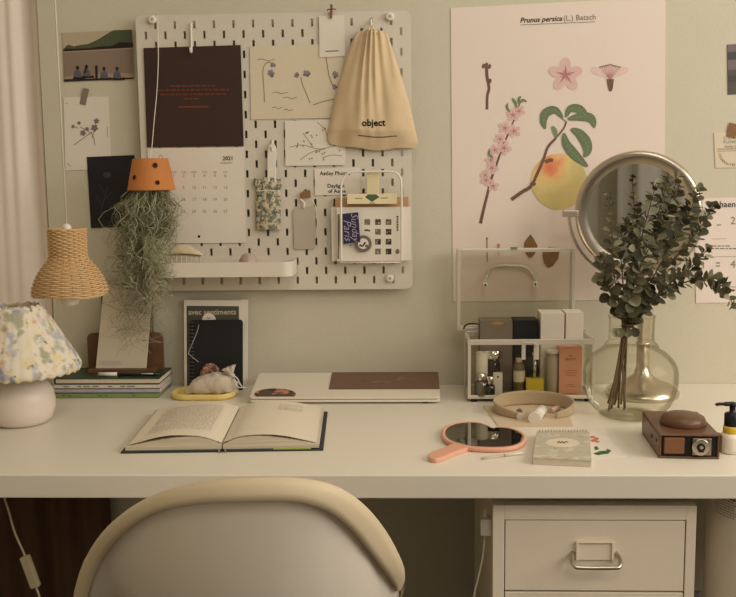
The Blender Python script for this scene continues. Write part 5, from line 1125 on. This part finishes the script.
def addleaf(m, p, d, nrm, r):
    d = d.normalized(); s = d.cross(nrm); s = s.normalized() if s.length > 1e-5 else d.orthogonal().normalized(); nn = s.cross(d).normalized(); V = [p]; c = p+d*r*1.05; mi = re.choice((0, 0, 0, 1, 2, 2))
    N = 10; cup = re.uniform(.15, .8)
    for k2 in range(N):
        a = 2*PI*k2/N+PI; x = math.cos(a); y = math.sin(a); w = 1.0-.08*x
        V.append(c+d*x*r*1.08+s*y*r*w+nn*(cup*r*(y*y*.8+.15*x)))
    V[0] = c+nn*(-.05*r)
    m.add(V, [(0, k2+1, (k2+1) % N+1) for k2 in range(N)], mi, True)
BR = [  # tip path in photo positions with depth offsets from the vase axis, first leaf row, leaf radius
 ([(618, 312, 0), (614, 275, -.01), (612, 235, -.015), (609, 197, -.02)], 9, 'eucalyptus stem with small leaves at the far left of the vase', .75),
 ([(623, 308, 0), (622, 270, .02), (620, 245, .03), (626, 222, .04)], 9, 'leafy eucalyptus stem just right of the small leaved one', 1.0),
 ([(628, 306, 0), (634, 265, -.02), (645, 225, -.03), (656, 184, -.03)], 13, 'tall eucalyptus stem rising in front of the mirror glass', .9),
 ([(634, 306, 0), (648, 262, .01), (664, 220, .02), (678, 177, .03)], 14, 'tallest eucalyptus stem crossing the upper rim of the mirror', 1.0),
 ([(638, 306, 0), (660, 265, -.04), (684, 225, -.05), (698, 190, -.05)], 14, 'eucalyptus stem leaning toward the lower right rim of the mirror', 1.05),
 ([(640, 308, 0), (664, 272, .02), (695, 235, .03), (713, 207, .02)], 13, 'eucalyptus stem reaching over the calendar sheet heading', 1.05),
 ([(641, 309, 0), (668, 285, -.05), (690, 268, -.06), (707, 250, -.06)], 11, 'bushy eucalyptus stem ending beside the calendar numerals', 1.0),
 ([(642, 310, 0), (672, 288, -.02), (704, 279, -.02), (722, 286, -.03), (733, 304, -.03)], 13, 'drooping eucalyptus stem arching right over the calendar sheet', 1.0),
 ([(620, 312, 0), (610, 292, -.03), (604, 276, -.04), (603, 258, -.04)], 9, 'short eucalyptus stem low on the left of the vase neck', 1.05),
 ([(630, 310, 0), (633, 290, -.05), (640, 268, -.07), (650, 246, -.08)], 11, 'short eucalyptus stem at the front centre of the bunch', 1.1)]
for bi_, (path, nl, lab, sc_) in enumerate(BR):
    foot = vc+Vector((-.042+.0075*(bi_ % 5), -.016+.007*(bi_ % 4), .012+.006*(bi_ % 3)))
    px_, py_, dz_ = path[0]; nkp = W(lerp(px_, 626, .5), 318, ny+dz_+.004*(bi_ % 3)-.004); rr_ = math.hypot(nkp.x-vc.x, nkp.y-vc.y)
    if rr_ > rn-.006: s_ = (rn-.006)/rr_; nkp.x = vc.x+(nkp.x-vc.x)*s_; nkp.y = vc.y+(nkp.y-vc.y)*s_
    mid = W(620+bi_*.7, 350, ny+.003*(bi_ % 3)-.004)
    P = smooth_path([foot, mid, nkp]+[W(x, y, min(-.075, ny+d)) for x, y, d in path[1:]], 8)
    t = thing('eucalyptus_stem', lab, 'plant', foot, 'eucalyptus stems in the vase')
    m = MB(); m.tube(P, [lerp(.0019, .0008, q/len(P)) for q in range(len(P))], 6); build(m, 'stem', stm, t)
    m = MB(); st_i = 14; L_ = len(P)
    np_ = int(nl*2.2)
    for q in range(np_):
        f = (q/(np_-1)); ii = st_i+f*(L_-1-st_i); i0 = min(L_-2, int(ii)); p = lerp(P[i0], P[i0+1], ii-i0); tg = (P[i0+1]-P[i0]).normalized()
        a = q*1.9+re.uniform(-.4, .4); ox = tg.orthogonal().normalized(); oy = tg.cross(ox)
        r = (.0090 if f < .75 else lerp(.0090, .0055, (f-.75)/.25))*sc_*re.uniform(.8, 1.15)
        for s in (0, PI):
            d = (ox*math.cos(a+s)+oy*math.sin(a+s))*1.0+tg*re.uniform(.15, .75)+Vector((0, 0, re.uniform(-.15, .2))); nrm = tg+Vector((re.uniform(-.9, .9), re.uniform(-1.3, .1), re.uniform(-.3, .7)))
            q0 = p+d.normalized()*.003
            if q0.y+r*2.2 > -.03: d.y = -abs(d.y)
            if (p.z-vc.z) < zn1+.006 and re.random() < .6: continue
            addleaf(m, q0, d, nrm, r)
        if q == np_-1: addleaf(m, p, tg, Vector((.3, -1, .2)), r)
    if bi_ in (1, 6):
        for q in range(3): addleaf(m, W(613+q*7+bi_, 328, ny-.012+.01*q), Vector((re.uniform(-.5, .5), -.3, -1)), Vector((0, -1, .2)), .0085)
    build(m, 'leaves', lm, t)

# ================================================================== ROUND MIRROR
mY = -.105; mc = W(637.5, 213, mY); k_ = (mc-CAM).length/F; Rm = 59.5*k_; bc_ = Vector((W(642, 390, mY).x, mY, DESK))
mr = thing('vanity_mirror', 'round brushed steel vanity mirror on a pedestal behind the vase', 'mirror', bc_)
brs = mat('nickel', (206, 196, 180), .3, 1., var=.04, scale=8)
nm = (CAM-mc).normalized(); nm = Vector((nm.x-.10, nm.y, nm.z-.12)).normalized()
Q = nm.to_track_quat('Z', 'Y').to_matrix().to_4x4(); Q.translation = mc
m = MB(); m.lathe([(Rm*.5, -.008), (Rm*.93, -.008), (Rm*.985, -.004), (Rm, .002), (Rm*.985, .008), (Rm*.95, .0105), (Rm*.89, .010), (Rm*.83, .006), (Rm*.79, .0035)], (0, 0, 0), 96, caps=False); m.lathe([(.001, -.0081), (Rm*.9, -.0081)], (0, 0, 0), 64, caps=False); m.xf(Q); build(m, 'rim', brs, mr)
m = MB(); m.lathe([(.001, .0036), (Rm*.80, .0036)], (0, 0, 0), 64, caps=False); m.xf(Q); build(m, 'mirror_glass', MIRR, mr, 'mirror glass')
# yoke from left pivot round the lower half to the right pivot
yc_ = mc+Vector((0, .004, 0)); Ry = Rm+.010; vt = Vector((0, 0, 1)); m = MB()
pts = [yc_+Vector((Ry*math.cos(t), .006, Ry*math.sin(t))) for t in [PI+PI*q/40 for q in range(41)]]
rng = len(pts); V = []
for q, p in enumerate(pts):
    rad_ = (p-yc_); rad_.y = 0; rad_.normalize(); 
    for (a_, b_) in ((-.0022, -.008), (.0022, -.008), (.0022, .008), (-.0022, .008)): V.append(p+rad_*a_+Vector((0, b_, 0)))
m.add(V, [(4*q+j, 4*q+(j+1) % 4, 4*q+4+(j+1) % 4, 4*q+4+j) for q in range(rng-1) for j in range(4)], 0, False); build(m, 'yoke', brs, mr)
for sd in (-1, 1):
    m = MB(); c = yc_+Vector((sd*(Rm-.006), 0, 0)); m.box((min(c.x, c.x+sd*.030), c.y-.008, c.z-.0065), (max(c.x, c.x+sd*.030), c.y+.012, c.z+.0065)); build(m, 'pivot', brs, mr, bevel=.0015)
zb_ = mc.z-Ry-DESK; m = MB(); rad1 = .071
PRF = [(rad1, 0), (rad1+.001, .002), (rad1+.001, .009), (rad1-.014, .022), (.050, .023), (.032, .032), (.018, .042), (.0135, .055), (.0125, .062), (.0125, .104), (.0145, .1045), (.0145, .108), (.0115, .1085), (.0110, zb_+.004)]
m.lathe(PRF, bc_, 48)
if abs(bc_.x-mc.x) > .001: pass
build(m, 'pedestal', brs, mr)
for o_ in (): pass

# ================================================================== CAMERA IN LEATHER CASE
lea = mat('brown_leather', (104, 72, 50), .42, var=.12, scale=60, bump=.25, bscale=400, coat=.15); lead = mat('dark_leather', (52, 32, 24), .5, var=.1); insd = mat('case_inside', (18, 14, 13), .6)
A0 = D(658.8, 458.5); A1 = D(719.5, 459.5); cwv = (A1-A0); ang = math.atan2(cwv.y, cwv.x); wC = cwv.length; dC = .15; hC = W(690, 434, A0.y).z-DESK
cam = thing('leather_camera_case', 'vintage camera in a brown leather case lying near the right end of the desk', 'camera', (A0+A1)/2)
T = Matrix.Translation(A0) @ Matrix.Rotation(ang, 4, 'Z')
m = MB(); th = .0035
m.box((0, 0, 0), (wC, dC, th)); m.box((0, 0, hC-th), (wC, dC, hC)); m.box((0, 0, th), (th, dC, hC-th)); m.box((wC-th, 0, th), (wC, dC, hC-th)); m.box((th, dC-th, th), (wC-th, dC, hC-th)); m.xf(T); build(m, 'case', lea, cam, bevel=.0034, segs=3)
m = MB(); m.box((th, .004, th), (wC-th, .012, hC-th)); m.xf(T); build(m, 'camera_body', insd, cam)
m = MB(); m.lathe([(.035, 0), (.036, .002), (.0355, .008), (.033, .013), (.026, .0165), (.012, .018), (.001, .0183)], (wC*.54, dC*.44, hC-.0003), 40, sx=1.0, sy=1.05); m.xf(T); build(m, 'lens_cover', lea, cam, 'domed leather lens cover')
m = MB(); m.box((wC*.08, -.0005, th+.004), (wC*.42, .006, hC-th-.002)); m.xf(T); build(m, 'plate', mat('tan_plate', (126, 84, 54), .4), cam, 'tan leather plate', bevel=.002)
m = MB(); cx_ = wC*.68; cz_ = hC*.5
m.box((cx_-.012, .0, cz_-.014), (cx_+.017, .005, cz_+.014)); m.xf(T); build(m, 'top_plate', mat('dull_steel', (150, 140, 126), .35, 1.), cam, bevel=.0015)
m = MB(); m.tube([(cx_, .001, cz_), (cx_, -.003, cz_), (cx_, -.004, cz_)], [.0135, .0135, .0125], 28); m.tube([(cx_, -.004, cz_), (cx_, -.0055, cz_)], [.0065, .0065], 20, 1); m.tube([(cx_, -.0055, cz_+.001), (cx_, -.008, cz_+.001)], .0028, 12, 0); m.box((cx_-.004, -.007, cz_-.007), (cx_+.004, -.005, cz_-.004), 1); m.xf(T); build(m, 'dial', [STEEL, BLACK], cam, 'metal winding dial')
m = MB(); m.hexa([(wC+.0002, .0, .012), (wC+.004, .0, .010), (wC+.004, .02, .010), (wC+.0002, .02, .012)], [(wC+.0002, .0, hC-.001), (wC+.0035, .0, hC-.001), (wC+.0035, .02, hC-.001), (wC+.0002, .02, hC-.001)]); m.xf(T); build(m, 'flap', lea, cam, bevel=.001)
m = MB(); m.tube([(-.001, .06, hC*.5), (.0005, .06, hC*.5)], .004, 12); m.tube([(-.001, .022, hC*.6), (.0005, .022, hC*.6)], .003, 12); m.xf(T); build(m, 'snap', lead, cam)

# ================================================================== SOAP BOTTLE
sc0 = D(731, 452); sp = thing('pump_bottle', 'small white bottle with black pump and yellow collar at the right end of the desk', 'bottle', sc0)
zf = lambda y: W(731, y, sc0.y).z-sc0.z
m = MB(); m.lathe([(.016, 0), (.0185, .0015), (.019, .01), (.019, zf(437)), (.017, zf(434)), (.0135, zf(432.6)), (.012, zf(432))], sc0, 40); build(m, 'body', mat('white_bottle', (240, 230, 212), .35), sp)
m = MB(); m.lathe([(.0130, zf(432.6)), (.0137, zf(432)), (.0137, zf(426.5)), (.0125, zf(425.5))], sc0, 32); build(m, 'collar', mat('yellow_plastic', (222, 192, 60), .4), sp, 'yellow collar')
m = MB(); m.lathe([(.0115, zf(426)), (.0122, zf(425)), (.0122, zf(414)), (.0105, zf(412.8)), (.0048, zf(412.4)), (.0048, zf(406)), (.0075, zf(405.5)), (.0075, zf(403)), (.005, zf(402.3))], sc0, 28)
z2 = zf(404); m.tube(smooth_path([sc0+Vector((0, 0, z2)), sc0+Vector((-.012, -.002, z2+.0005)), sc0+Vector((-.024, -.003, z2+.0005)), sc0+Vector((-.0275, -.003, z2-.0015))], 4), [.0036]*5+[.0026]*8, 10); build(m, 'pump', BLACK, sp)

# ================================================================== LIGHT
def area(name, loc, target, sx, sy, power, col):
    l = bpy.data.lights.new(name, 'AREA'); l.shape = 'RECTANGLE'; l.size = sx; l.size_y = sy; l.energy = power; l.color = col
    o = bpy.data.objects.new(name, l); COL.objects.link(o); o.location = loc; d = Vector(target)-Vector(loc); o.rotation_euler = d.to_track_quat('-Z', 'Y').to_euler(); return o
LAMPS = [('window_daylight', (XR-.02, -1.95, 1.82), (0, -1.2, 1.2), 1.8, 1.05, 33, (1, .92, .81)),
 ('window_daylight_near', (XR-.02, -.85, 1.75), (0, -.6, 1.1), .9, 1.1, 19, (1, .92, .81)),
 ('desk_fill_light', (.45, -1.0, ZT-.03), (.4, -.7, 0), .8, .6, 7, (1, .92, .81)),  # unseen fill light, added to brighten desk and wall from above
 ('room_fill_light', (.5, -2.25, ZT-.03), (.4, -1.9, 0), 1.0, 1.0, 16, (1, .92, .81))]  # added overhead fill for chair and cabinet fronts, no visible fixture
for a in LAMPS: area(*a)
w = bpy.data.worlds.new('world'); SC.world = w; w.use_nodes = True; w.node_tree.nodes['Background'].inputs[0].default_value = (.8, .85, 1, 1); w.node_tree.nodes['Background'].inputs[1].default_value = .15
vs_ = SC.view_settings; vs_.view_transform = 'Standard'; vs_.look = 'None'; vs_.gamma = 1; vs_.use_curve_mapping = False; vs_.exposure = -0.33
SC.cycles.use_denoising = True; SC.cycles.max_bounces = 10; SC.cycles.transparent_max_bounces = 24
